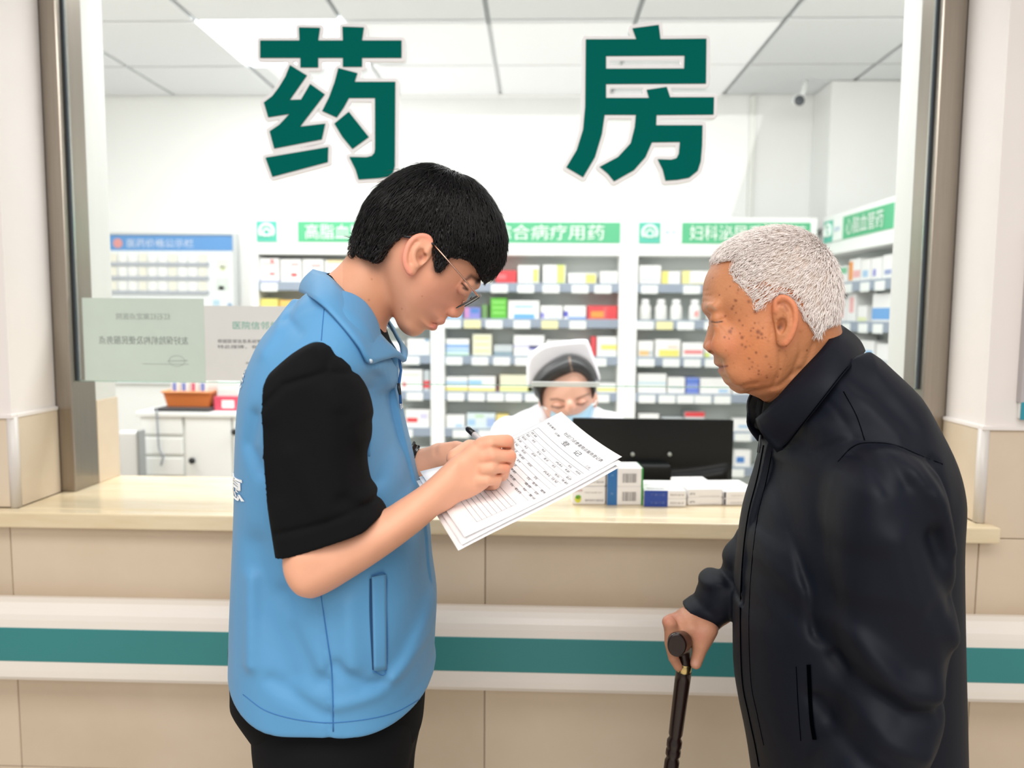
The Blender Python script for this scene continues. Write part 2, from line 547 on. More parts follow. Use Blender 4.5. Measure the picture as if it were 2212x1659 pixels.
struct('floor', [(-3.2, 3.2, -3.2, 4.7, -0.05, 0.0)], m_floor)
# front wall: low wall under the counter, a pier each side, over-door part out of view
wf = struct('wall_front', [(-2.4, 2.4, 1.812, 2.14, 0.0, 0.99)], m_grout)
wl_ = struct('wall_left_pier', [(-2.4, XL - 0.004, 1.812, 2.19, 0.992, 2.95)], m_grout)
wr_ = struct('wall_right_pier', [(XR + 0.004, 2.4, 1.812, 2.19, 0.992, 2.95)], m_grout)
struct('wall_lintel', [(XL - 0.004, XR + 0.004, 1.812, 2.19, 2.952, 3.1)], m_paint)
# painted upper skins of the piers
ztl = W(5, 897, 1.8)[2]; ztr = W(2140, 925, 1.8)[2]; zt = (ztl + ztr) / 2
link('paint_skin', boxes_mesh([(-2.4, XL - 0.004, 1.8002, 1.812, zt, 2.95), (XL - 0.004, XL, 1.80, 1.972, zt, 2.95)], 0.0), m_paint, wl_)
link('paint_skin', boxes_mesh([(XR + 0.004, 2.4, 1.8002, 1.812, zt, 2.95), (XR, XR + 0.004, 1.80, 1.972, zt, 2.95)], 0.0), m_paint, wr_)
# white ledge where paint meets tile
link('tile_ledge', boxes_mesh([(-2.4, XL + 0.008, 1.792, 1.81, zt - 0.006, zt + 0.004), (XL - 0.004, XL + 0.008, 1.81, 1.972, zt - 0.0059, zt + 0.0039)], 0.002), m_paint, wl_)
link('tile_ledge', boxes_mesh([(XR - 0.008, 2.4, 1.792, 1.81, zt - 0.006, zt + 0.004), (XR - 0.008, XR + 0.004, 1.81, 1.972, zt - 0.0059, zt + 0.0039)], 0.002), m_paint, wr_)
def tile(x0, x1, z0, z1, m, y=1.80, g=0.0009, par=None):
    return link('tile', boxes_mesh([(x0 + g, x1 - g, y, 1.813, z0 + g, z1 - g)], 0.0015, 1), m, par or wf)
xs = [-2.4, W(25, 1220, 1.8)[0], W(1048, 1230, 1.8)[0], W(2110, 1260, 1.8)[0], 2.4]
for i in range(4):
    for j, (z0, z1) in enumerate(((0.0, 0.37), (0.37, 0.745), (0.745, 0.992))):
        tile(xs[i], xs[i + 1], z0, z1, m_tile if (i + j) % 2 else m_tile_b)
tile(-2.4, XL, ZC + 0.0, zt - 0.006, m_tile, par=wl_); tile(XR, 2.4, 0.992, zt - 0.006, m_tile_b, par=wr_)
# tiles that line the jambs
link('tile', boxes_mesh([(XL - 0.004, XL + 0.006, 1.806, 1.9715, ZC, zt - 0.006)], 0.0015, 1), m_tile, wl_)
link('tile', boxes_mesh([(XR - 0.006, XR + 0.004, 1.806, 1.9715, ZC, zt - 0.006)], 0.0015, 1), m_tile, wr_)
# rounded corner strips
for x, par in ((XL - 0.002, wl_), (XR + 0.002, wr_)):
    v, f = tube_raw([(x, 1.806, ZC + 0.001), (x, 1.806, zt - 0.004)], 0.0125, 14)
    o = link('corner_strip', raw_mesh(v, f, True), m_trim, par)
# inner end of the jambs, behind the steel post
XP0, XP1 = -1.217, W(2037, 60, 1.97)[0]
zi = W(240, 862, 2.12)[2]
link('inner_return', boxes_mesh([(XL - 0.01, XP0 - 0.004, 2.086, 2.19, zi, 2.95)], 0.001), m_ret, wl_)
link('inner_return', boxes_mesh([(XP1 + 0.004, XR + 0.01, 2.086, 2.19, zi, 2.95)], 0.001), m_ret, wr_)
link('tile', boxes_mesh([(XL - 0.01, XP0, 2.084, 2.192, ZC, zi)], 0.0015, 1), m_tile_b, wl_)
link('tile', boxes_mesh([(XP1, XR + 0.01, 2.084, 2.192, ZC, zi)], 0.0015, 1), m_tile_b, wr_)

# pharmacy room
struct('wall_back', [(-3.0, 2.3, 4.52, 4.62, 0.0, 2.76)], m_paint_in)
struct('wall_left', [(-3.05, -2.95, 2.19, 4.62, 0.0, 2.76)], m_paint_in)
struct('wall_right', [(2.02, 2.12, 2.19, 4.62, 0.0, 2.76)], m_paint_in)
struct('trim_1', [(W(1619, 300, 4.5)[0], W(1631, 300, 4.5)[0], 4.495, 4.519, 1.98, 2.745)], mat('pipe_white', '#e9eae4', 0.6), 0.006)
xp = W(1757, 300, 4.5)[0]
struct('wall_pier', [(xp, 2.02, 4.25, 4.519, 1.99, 2.748)], m_paint_in, 0.002)
# ceiling of separate tiles on grey bars
ce = struct('ceiling', [(-3.0, 2.3, 2.1, 4.62, 2.77, 2.80)], m_bar)
GX = [-2.9625 + 0.625 * i for i in range(9)]; GX = [-0.225 + 0.627 * (i - 4) for i in range(9)]
GY = [2.195, 2.80, 3.397, 3.997, 4.52]
m_panel = emit('light_panel', '#fdfeff', 9.0)
for i in range(len(GX) - 1):
    for j in range(len(GY) - 1):
        lit = (i == 2 and j == 2)
        x0, x1 = max(GX[i], -2.95) + 0.011, min(GX[i + 1], 2.02) - 0.011
        if x1 - x0 < 0.05: continue
        link('light_panel' if lit else 'ceiling_tile', boxes_mesh([(x0, x1, GY[j] + 0.011, GY[j + 1] - 0.011, 2.752 if not lit else 2.754, 2.769)], 0.002, 1), m_panel if lit else m_ceil, ce)

# service window: posts, gaskets, glass
win = thing('window_1', None, None, (0, 2.0, ZC)); win['kind'] = 'structure'
for (x0, x1, sx) in ((XL, XP0, 1), (XP1, XR, -1)):
    link('frame_post', boxes_mesh([(x0, x1, 1.972, 2.083, ZC, 2.95)], 0.003), m_steel, win)
    xi = XP0 if sx > 0 else XP1
    link('glazing_channel', boxes_mesh([(min(xi, xi + sx * 0.004), max(xi, xi + sx * 0.004), 2.0, 2.012, W(180, 822, 2.0)[2], 2.95)], 0.0005, 1), m_steel_l, win)
    link('gasket', boxes_mesh([(min(xi, xi + sx * 0.006), max(xi, xi + sx * 0.006), 1.994, 2.001, W(180, 822, 2.0)[2], 2.95)], 0.0005, 1), m_rubber, win)
zg = W(1270, 833, 2.0)[2]
XPm = (XP0 + XP1) / 2
link('glass_pane', boxes_mesh([(XP0, W(1150, 500, 2.003)[0], 2.002, 2.008, zg, 2.95), (W(1150, 500, 2.003)[0] + 0.0005, XP1, 2.002, 2.008, zg, 2.95)]), clear('window_glass', (0.99, 0.995, 0.995), 0.03), win)
link('glass_edge', boxes_mesh([(W(1148, 828, 2.0)[0], W(1296, 828, 2.0)[0], 2.0, 2.012, zg - 0.004, zg + 0.009)], 0.002), clear('frosted_edge', (0.95, 0.96, 0.95), 0.03, 0.5), win)
link('glass_edge', boxes_mesh([(XP0 + 0.002, XP1 - 0.002, 2.0021, 2.0079, zg - 0.003, zg)]), clear('green_edge', (0.7, 0.85, 0.78), 0.08, 0.15), win)

# counter slab and handrail
xr_slab = W(2160, 1150, 1.76)[0]
cs = box('counter_top', (-2.2, xr_slab, 1.755, 1.80, 0.992, ZC), m_stone)
bm = bmesh.new(); bm.free()
me = boxes_mesh([(-2.2, xr_slab, 1.755, 1.7985, 0.992, ZC), (XL + 0.006, XR - 0.006, 1.7985, 2.19, 0.992, ZC)], 0.004)
cs.data = me; me.materials.append(m_stone)
tag(cs, 'cream stone counter top running under the pharmacy window', 'counter')

hr = thing('handrail', 'cream wall handrail with a broad teal band below the counter', 'handrail', (0, 1.75, 0.66))
def extrude_x(prof, x0, x1):
    n = len(prof); V = [(x0, y, z) for y, z in prof] + [(x1, y, z) for y, z in prof]
    F = [(i, (i + 1) % n, n + (i + 1) % n, n + i) for i in range(n)] + [tuple(range(n - 1, -1, -1)), tuple(range(n, 2 * n))]
    return V, F
prof = [(1.797, 0.655), (1.74, 0.637), (1.722, 0.636), (1.708, 0.642), (1.701, 0.652), (1.700, 0.668), (1.700, 0.79), (1.7015, 0.803), (1.707, 0.816), (1.718, 0.826), (1.735, 0.831), (1.752, 0.829), (1.765, 0.82), (1.772, 0.80), (1.772, 0.67)]
v, f = extrude_x(prof, -2.3, 2.3)
link('rail_body', raw_mesh(v, f), mat('rail_cream', '#f5eee5', 0.35, noise=0.03, nscale=6), hr)
v, f = extrude_x([(1.7005, 0.690), (1.6985, 0.692), (1.6985, 0.770), (1.7005, 0.772)], -2.3, 2.3)
link('teal_band', raw_mesh(v, f), mat('rail_teal', '#358889', 0.4, noise=0.05, nscale=5), hr)
for x in (-2.0, -0.9, 0.2, 1.3):
    link('rail_bracket', boxes_mesh([(x - 0.04, x + 0.04, 1.765, 1.80, 0.69, 0.79)], 0.004), m_trim, hr)

# ------------------------------------------------------------------ sign on the glass
S0 = 2.011
def cp(pts): return [(500 + x / S0, 20 + y / S0) for x, y in pts]
YAO = [
 [(122,133),(293,133),(291,76),(382,78),(374,133),(482,133),(480,73),(573,76),(565,133),(737,133),(737,208),(565,208),(565,247),(482,247),(482,208),(374,208),(374,250),(297,250),(297,208),(122,208)],
 [(252,240),(325,285),(250,392),(300,390),(340,322),(403,367),(295,508),(405,495),(390,563),(183,603),(163,528),(205,500),(250,452),(157,467),(138,403),(175,375),(205,335),(232,290)],
 [(145,643),(418,597),(416,662),(175,726)],
 [(462,253),(545,275),(533,313),(710,313),(708,680),(700,708),(680,725),(640,732),(550,738),(538,697),(510,640),(585,641),(608,635),(619,622),(622,605),(622,383),(508,383),(485,425),(455,468),(392,440),(422,380),(446,315)],
 [(508,443),(595,553),(523,605),(480,553),(445,495)]]
FANG = [
 [(1743,80),(1857,65),(1865,127),(2065,125),(2063,320),(1628,322),(1628,383),(1815,383),(1805,348),(1892,335),(1907,380),(2098,380),(2096,455),(1848,457),(1846,502),(2048,502),(2046,590),(2040,660),(2027,700),(1990,730),(1940,739),(1887,743),(1875,695),(1853,650),(1912,652),(1935,645),(1945,625),(1950,574),(1828,576),(1800,640),(1750,697),(1663,746),(1635,712),(1600,683),(1680,640),(1735,580),(1753,510),(1758,456),(1622,456),(1610,540),(1580,640),(1528,728),(1455,685),(1500,610),(1528,520),(1537,420),(1540,128),(1760,127)]]
FANG_HOLE = [(1628,200),(1970,198),(1968,255),(1628,256)]
m_green = mat('sign_green', '#00635a', 0.65, spec=0.03)
m_border = mat('sign_border', '#f1eeee', 0.35)
def sign_char(label, outer, hole):
    polys = [np.array([W(x, y, 1.985)[[0, 2]] for x, y in cp(p)]) for p in outer]
    holes = [np.array([W(x, y, 1.985)[[0, 2]] for x, y in cp(hole)])] if hole else []
    allp = np.vstack(polys); lo = allp.min(0) - 0.02; hi = allp.max(0) + 0.02
    root = thing('sign_character', label, 'sign', (float(allp[:, 0].mean()), 1.99, float(lo[1])), 'green characters on the window')
    h = 0.0014
    g = Grid((lo[0], 1.9895, lo[1]), (hi[0], 2.0025, hi[1]), h)
    x, z = g.ax[0][:, None], g.ax[2][None, :]
    d = None
    for p in polys:
        q = poly_sdf(p, x, z); d = q if d is None else np.minimum(d, q)
    for p in holes: d = np.maximum(d, -poly_sdf(p, x, z))
    d = d - 0.0098
    Yg = g.ax[1][None, :, None]
    g.f = np.maximum(d[:, None, :], np.maximum(1.9915 - Yg, Yg - 2.0005)).astype(np.float32)
    v, q = g.mesh(1)
    link('white_border', fast_mesh(v, q), m_border, root)
    cu = bpy.data.curves.new('c', 'CURVE'); cu.dimensions = '2D'; cu.fill_mode = 'BOTH'; cu.extrude = 0.0015
    for p in polys + holes:
        s = cu.splines.new('POLY'); s.points.add(len(p) - 1); s.use_cyclic_u = True
        for k, (a, b) in enumerate(p): s.points[k].co = (a, b, 0, 1)
    o = bpy.data.objects.new('c', cu); COL.objects.link(o); bpy.context.view_layer.update()
    me = bpy.data.meshes.new_from_object(o.evaluated_get(bpy.context.evaluated_depsgraph_get()))
    bpy.data.objects.remove(o); bpy.data.curves.remove(cu)
    for vt in me.vertices: vt.co = (vt.co.x, 1.9898 + vt.co.z, vt.co.y)
    me.materials.clear()
    link('green_face', me, m_green, root)
    return root
sign_char('large green character with a white border on the glass above the young man', YAO, None)
sign_char('large green character with a white border on the glass above the elderly man', FANG, FANG_HOLE)

# ------------------------------------------------------------------ certificates on the glass
m_ink = mat('grey_ink', '#8a948f', 0.8)
def flat_text(name, items, m, parent):
    parts = []
    for (s, w, h, o, ux, vx) in items:
        v, f = text_raw(s, w, h, plane_map(o, ux, vx)); parts.append((v, f))
    V, F = join_raw(parts)
    return link(name, raw_mesh(V, F), m, parent)
def notice(label, x0, x1, y0, y1, yy, color, lines, group):
    a, b = W(x0, y1, yy), W(x1, y0, yy)
    o = link('certificate', boxes_mesh([(a[0], b[0], yy, yy + 0.0012, a[2], b[2])]), mat('paper_' + color, color, 0.35, noise=0.05, nscale=9))
    tag(o, label, 'notice', group)
    for (s, px0, px1, py0, py1, m, mirror) in lines:
        p = W(px0, py1, yy - 0.0006); q = W(px1, py0, yy - 0.0006)
        if mirror: flat_text('lettering', [(s, q[0] - p[0], q[2] - p[2], (q[0], yy - 0.0006, p[2]), (-1, 0, 0), (0, 0, 1))], m, o)
        else: flat_text('lettering', [(s, q[0] - p[0], q[2] - p[2], (p[0], yy - 0.0006, p[2]), (1, 0, 0), (0, 0, 1))], m, o)
    return o
m_inkg = mat('green_ink', '#6fb5a0', 0.8); m_ink2 = mat('faint_ink', '#a3aea8', 0.8); m_ink3 = mat('dark_ink', '#77797c', 0.8)
n1 = notice('pale green certificate at the left end of the window glass', 184, 440, 645, 822, 1.996, '#cbd9cf', [('红石红案定点医院', 250, 367, 677, 690, m_ink2, True), ('友好保险机构及便民服务点', 214, 406, 727, 743, m_ink, True)], 'certificates on the glass')
r0 = W(382, 780, 1.9954); ring = [(r0[0] + 0.021 * math.cos(t), 1.9954, r0[2] + 0.014 * math.sin(t)) for t in np.linspace(0, 2 * math.pi, 24)]
V, F = join_raw([tube_raw(ring, 0.0004, 4), tube_raw([W(308, 786, 1.9954), W(408, 787, 1.9954)], 0.0004, 4), tube_raw([W(362, 780, 1.9954), W(405, 779, 1.9954)], 0.0006, 4)])
link('stamp', raw_mesh(V, F), m_ink2, n1)
n2 = notice('light grey certificate beside the pale green one, half behind the young man', 443, 700, 662, 822, 1.9965, '#dfdfdc', [('医院信邻单位', 503, 622, 695, 711, m_inkg, False), ('根据医保信息系统管理规定，经审核', 470, 640, 734, 741, m_ink3, False), ('特此授牌，有效期三', 470, 600, 746, 753, m_ink3, False), ('年月', 530, 560, 782, 787, m_ink3, False)], 'certificates on the glass')
# ------------------------------------------------------------------ medicine cabinets
m_cab = mat('cabinet_white', '#f7f9f6', 0.35)
m_cab_in = mat('cabinet_grey', '#dde4e1', 0.7)
m_shelf = mat('shelf_grey', '#c9d0ce', 0.6)
m_rail = mat('price_rail', '#95a1b0', 0.4)
m_tag = mat('price_tag', '#eef2ee', 0.5)
m_tagy = mat('price_tag_yellow', '#ece6b0', 0.5)
m_sgreen = mat('header_green', '#4fb883', 0.4)
m_steal = mat('header_teal', '#4fbfa6', 0.4)
m_wtext = mat('white_lettering', '#f4fbf5', 0.5)
m_btext = mat('blue_lettering', '#9fc3e6', 0.5)
YF = 4.0
ROWZ = [1.668, 1.485, 1.294, 1.106, 0.912, 0.725]
def cabinet(label, x0, x1, text, words_w, tags, logo=True, M=None, depth=0.26, sl=0.035, sr=0.035):
    """front face in the plane y = 0 of its own frame, x along the front; M places it"""
    loc = M @ Vector(((x0 + x1) / 2, 0, 0))
    root = thing('medicine_cabinet', label, 'cabinet', loc, 'medicine cabinets')
    def part(name, bl, m, bev=0.0, parent=root):
        me = boxes_mesh(bl, bev, 1); me.transform(M); return link(name, me, m, parent)
    part('side_panel', [(x0 - sl, x0, -0.004, depth, 0.0, 2.0)], m_cab, 0.002); part('side_panel', [(x1, x1 + sr, -0.004, depth, 0.0, 2.0)], m_cab, 0.002)
    part('back_panel', [(x0, x1, 0.15, 0.165, 0.05, 1.83)], m_cab_in)
    part('header', [(x0 - sl, x1 + sr, -0.006, depth, 1.812, 2.004)], m_cab, 0.002)
    part('base', [(x0, x1, 0.01, 0.149, 0.0, 0.55)], m_cab, 0.002)
    for k, z in enumerate(ROWZ):
        part('shelf', [(x0, x1, 0.006, 0.15, z - 0.02, z)], m_shelf, 0.001)
        rl = part('price_rail', [(x0, x1, -0.004, 0.006, z - 0.042, z + 0.004)], m_rail, 0.001)
        for t in tags[k % len(tags)]:
            xx = x0 + t[0] * (x1 - x0)
            if xx + 0.085 > x1: xx = x1 - 0.087
            part('price_tag', [(xx, xx + 0.085, -0.0075, -0.0045, z - 0.047, z - 0.006)], m_tagy if t[1] else m_tag, 0.0, rl)
    # header sign
    z0, z1 = 1.874, 1.979; h = z1 - z0
    sg = part('header_sign', [(x0, x1, -0.010, -0.0065, z0, z1)], m_sgreen)
    fn = lambda u, v: tuple(M @ Vector((u, -0.0145, v)))
    xt = x0 + 0.03
    if logo:
        part('logo_panel', [(x0 + 0.003, x0 + 0.105, -0.0125, -0.0102, z0, z1)], m_steal, 0, sg)
        cx, cz = x0 + 0.054, z0 + h * 0.5
        pts = [(cx + 0.036 * math.cos(t), cz + 0.036 * math.sin(t)) for t in np.linspace(math.radians(-35), math.radians(215), 20)]
        V, F = join_raw([tube_raw([fn(a, b) for a, b in pts], 0.007, 6), tube_raw([fn(cx - 0.018, cz - 0.02), fn(cx - 0.018, cz + 0.002), fn(cx, cz + 0.016), fn(cx + 0.018, cz + 0.002), fn(cx + 0.018, cz - 0.02), fn(cx - 0.018, cz - 0.02)], 0.006, 6)])
        link('emblem', raw_mesh(V, F), m_wtext, sg)
        part('white_panel', [(x0 + 0.109, x0 + 0.215, -0.0125, -0.0102, z0, z1)], m_cab, 0, sg)
        v, f = text_raw('医保', 0.06, 0.022, fn, 2, x0 + 0.13, z0 + h * 0.42); link('lettering', raw_mesh(v, f), m_btext, sg)
        xt = x0 + 0.255
    v, f = text_raw(text, words_w, 0.076, fn, 2, xt, z0 + 0.015); link('lettering', raw_mesh(v, f), m_wtext, sg)
    return root, part
MB = Matrix.Translation((0, YF, 0))
tg = [[(0.02, 0), (0.27, 0), (0.42, 0), (0.565, 0), (0.73, 0), (0.86, 0)], [(0.0, 0), (0.115, 1), (0.24, 0), (0.40, 0), (0.56, 1), (0.72, 0)], [(0.01, 0), (0.16, 0), (0.285, 0), (0.41, 0), (0.84, 0)], [(0.02, 0), (0.14, 0), (0.25, 0), (0.355, 0), (0.47, 0), (0.86, 0)], [(0.05, 0), (0.2, 0), (0.4, 0), (0.6, 0), (0.8, 0)]]
xb = [(-1.456, -0.556), (-0.485, 0.412), (0.506, 1.364)]
cabinet('left white medicine cabinet, partly hidden behind the young man, green header sign', *xb[0], '高脂血糖调节用药', 0.62, tg, True, MB, sr=0.0345)
cabinet('middle white medicine cabinet behind the nurse with green header sign', *xb[1], '综合病疗用药', 0.56, tg, True, MB, sl=0.0355, sr=0.046)
cabinet('white medicine cabinet behind the elderly man with a teal house emblem on its header', *xb[2], '妇科泌尿系统用药', 0.58, tg, True, MB, sl=0.047)
# cabinet that runs forward along the right-hand side
pc, pn = W(1768, 476, 4.0), None
xs1 = pc[0] + 0.03
pn = Wx(1937, 425, xs1 + 0.03)
vec = Vector((pn[0] - xs1, pn[1] - 3.97, 0)); Lr = vec.length; vec.normalize()
MR = Matrix(((vec.x, -vec.y, 0, xs1), (vec.y, vec.x, 0, 3.97), (0, 0, 1, 0), (0, 0, 0, 1)))
# the frame's +y must run into the cabinet, away from the room
if (MR @ Vector((0, 0.2, 0))).x < xs1: MR = MR @ Matrix.Scale(-1, 4, (0, 1, 0))
cabinet('white medicine cabinet along the right-hand wall, running towards the window', 0.0, Lr, '心脑血管药', Lr * 0.52, [[(0.1, 0), (0.35, 0), (0.6, 0), (0.8, 0)]], True, MR, 0.3)

# ------------------------------------------------------------------ packs on the shelves
CM = {}
def cm(c, r=0.45):
    if c not in CM: CM[c] = mat('print_' + c.strip('#'), c, r)
    return CM[c]
WHT, BLU, LBL, YEL, RED, GRN, LIM, CRM, ORG, PUR, GRY, PNK = '#f4f4f1', '#4f86c9', '#a9cdea', '#f0e27a', '#dc4a4f', '#63c043', '#d5e27c', '#ecead0', '#f09b46', '#8f8fd4', '#c9d0d2', '#f0b6b4'
def pack(label, x0, x1, z0, z1, y0, depth, base, bands=(), group=None, M=None):
    """carton; bands = (u0, u1, v0, v1, colour) on its front"""
    me = boxes_mesh([(x0, x1, y0, y0 + depth, z0, z1)], min(0.0015, (x1 - x0) * 0.05), 1)
    if M is not None: me.transform(M)
    o = link('medicine_box', me, cm(base))
    tag(o, label, 'medicine box', group)
    for (u0, u1, v0, v1, c) in bands:
        mb = boxes_mesh([(x0 + u0 * (x1 - x0) - (0.0004 if u0 == 0 else 0), x0 + u1 * (x1 - x0) + (0.0004 if u1 == 1 else 0), y0 - 0.0006, y0 + 0.001, z0 + v0 * (z1 - z0), z0 + v1 * (z1 - z0))])
        if M is not None: mb.transform(M)
        link('printed_band', mb, cm(c), o)
    return o
# per bay and row: (x0 px, x1 px, top px, base colour, bands, words)
MIDDLE = {
 0: [(966, 1012, 588, WHT, [(0, 1, .1, .3, LBL)], 'white box with a pale blue foot'), (1014, 1062, 580, CRM, [(.1, .9, .6, .8, GRY)], 'cream box with a grey stripe'), (1071, 1116, 584, RED, [(.1, .5, .35, .7, '#e8777a')], 'red box'), (1119, 1165, 573, WHT, [(.7, .95, .1, .8, LIM)], 'tall white box with a lime patch at its right'), (1173, 1222, 572, WHT, [(.62, .95, 0, 1, LIM)], 'tall white box with a wide lime stripe'), (1228, 1288, 590, WHT, [(.62, .98, .1, .9, YEL)], 'low white box with a yellow end'), (1297, 1340, 586, WHT, [(.1, .9, .2, .35, GRY)], 'plain white box in the far corner')],
 1: [(966, 998, 662, LBL, [(.1, .9, .5, .7, WHT)], 'pale blue box'), (1003, 1038, 664, PUR, [(0, .3, 0, 1, '#c58fc0'), (.4, .9, .5, .9, BLU)], 'purple and blue box'), (1041, 1053, 658, '#6f9a63', [], 'thin dark green box'), (1060, 1095, 644, GRN, [(.1, .9, .75, .85, '#8fdc72'), (.1, .9, .5, .6, '#8fdc72'), (.1, .9, .25, .35, '#8fdc72')], 'bright green box'), (1098, 1165, 649, WHT, [(.18, .85, 0, .28, '#6fb2ea'), (.2, .8, .6, .75, LBL)], 'large white box with a blue foot'), (1168, 1215, 660, WHT, [(0, .18, .1, .5, PUR), (.3, .9, .15, .25, GRY)], 'white box with a violet corner'), (1218, 1266, 660, WHT, [(0, .2, .2, .6, '#5f62c4'), (.2, 1, 0, .22, '#8faee6')], 'white box with a violet and blue foot'), (1269, 1340, 660, RED, [(.12, .55, .15, .6, ORG), (.55, .62, .1, .9, '#d8696b')], 'long red box with an orange patch')],
 2: [(963, 1013, 732, WHT, [(0, 1, .45, .68, '#8fb4e2'), (0, 1, .2, .4, LBL), (0, 1, 0, .12, '#a9dcc0')], 'white box with blue and mint stripes'), (1021, 1062, 722, CRM, [(.1, .9, .8, .85, LIM), (.1, .9, .5, .55, LIM), (.1, .9, .2, .25, LIM)], 'tall cream box'), (1067, 1107, 745, GRY, [(0, 1, 0, .4, '#8ba2ad')], 'low grey box'), (1110, 1176, 724, WHT, [(0, 1, .4, .55, '#cfcfe8'), (.5, .8, .3, .5, PUR)], 'white box with a lilac stripe beside the nurse cap'), (1180, 1225, 735, WHT, [(0, 1, .2, .4, LBL)], 'white box hidden behind the nurse cap'), (1277, 1288, 727, RED, [], 'narrow red box beside the nurse cap'), (1290, 1340, 727, WHT, [(.2, 1, .35, .6, YEL)], 'white box with a yellow stripe right of the nurse cap')],
 3: [(963, 1010, 814, WHT, [(0, 1, .05, .28, YEL), (0, 1, .5, .7, LBL)], 'white box with a yellow stripe low down'), (1012, 1070, 813, WHT, [(0, 1, .05, .22, YEL), (.02, .5, .45, .75, '#9fd0ee')], 'white box with blue and yellow print'), (1073, 1078, 835, '#8c5a63', [], 'thin dark red box between white ones'), (1080, 1150, 810, CRM, [(0, 1, .05, .3, '#eef0a0'), (.86, 1, 0, .3, LIM)], 'wide cream box with a lime corner left of the nurse'), (1290, 1338, 828, WHT, [(0, 1, .2, .5, YEL)], 'white box with a yellow stripe right of the nurse')],
 4: [(963, 1004, 897, WHT, [(.5, .9, .1, .3, LBL)], 'white box low on the shelf'), (1008, 1070, 893, '#dbe8ea', [(.05, .3, .2, .6, LBL), (.7, .98, .1, .7, '#a9bfe6'), (.3, .6, .75, .9, '#b9dcae')], 'mixed pale blue pouch'), (1072, 1098, 896, '#f1dc8c', [(.1, .9, 0, .5, WHT)], 'yellow topped box left of the nurse shoulder')],
 5: [(963, 1000, 975, WHT, [(0, 1, .2, .4, LBL)], 'white box on the lowest shelf behind the pen')],
}
LEFT = {
 0: [(560, 602, 558, WHT, [(.1, .9, .72, .8, PNK), (.55, .75, .82, .94, RED), (0, 1, 0, .12, '#c9c9e8'), (.5, .8, .3, .4, RED)], 'white box with red print, leftmost on its shelf'), (606, 650, 560, WHT, [(.5, .9, .7, .85, PNK), (.1, .4, .72, .85, GRY), (.5, .8, .25, .4, RED)], 'white box with red and grey print'), (654, 698, 560, WHT, [(.1, .3, .6, .8, GRY), (.4, .9, .65, .8, PNK)], 'white box with pink print'), (702, 748, 562, WHT, [(.1, .9, .85, 1, '#f3e3b0'), (.1, .35, .6, .75, GRY)], 'white box with a cream top edge'), (880, 926, 575, WHT, [(0, 1, .2, .4, LBL)], 'white box hidden behind the young man')],
 1: [(560, 600, 645, YEL, [(.1, .9, .1, .4, WHT)], 'yellow box, leftmost on its shelf'), (604, 645, 648, '#f2c46a', [(.3, .9, .1, .4, WHT)], 'orange yellow box'), (648, 690, 650, WHT, [(.1, .9, .4, .6, YEL)], 'white box with yellow print'), (880, 926, 655, WHT, [(.1, .9, .4, .6, GRN)], 'white box behind the young man face')],
 2: [(843, 872, 738, WHT, [(.7, .95, .1, .5, PUR)], 'white box beside the young man collar'), (880, 928, 732, WHT, [(.1, .9, .45, .55, '#cfe3da'), (.8, .95, .85, 1, '#5b93b8')], 'white box under the young man chin'), (560, 610, 735, WHT, [(.1, .9, .4, .6, RED)], 'white box with a red stripe')],
 3: [(862, 912, 798, WHT, [(.15, .3, .2, .4, RED), (.1, .9, .7, .8, '#d9e3d2')], 'white box with a red dot'), (915, 928, 800, GRY, [(0, 1, .15, .5, RED)], 'narrow grey box with a red patch')],
 4: [(876, 928, 885, WHT, [(.05, .5, .3, .55, RED), (.6, .9, .5, .8, '#d6d2ea')], 'white box with a red bar by the young man vest')],
 5: [(893, 928, 968, WHT, [(.1, .8, .4, .6, LBL)], 'white box low beside the young man wrist')],
}
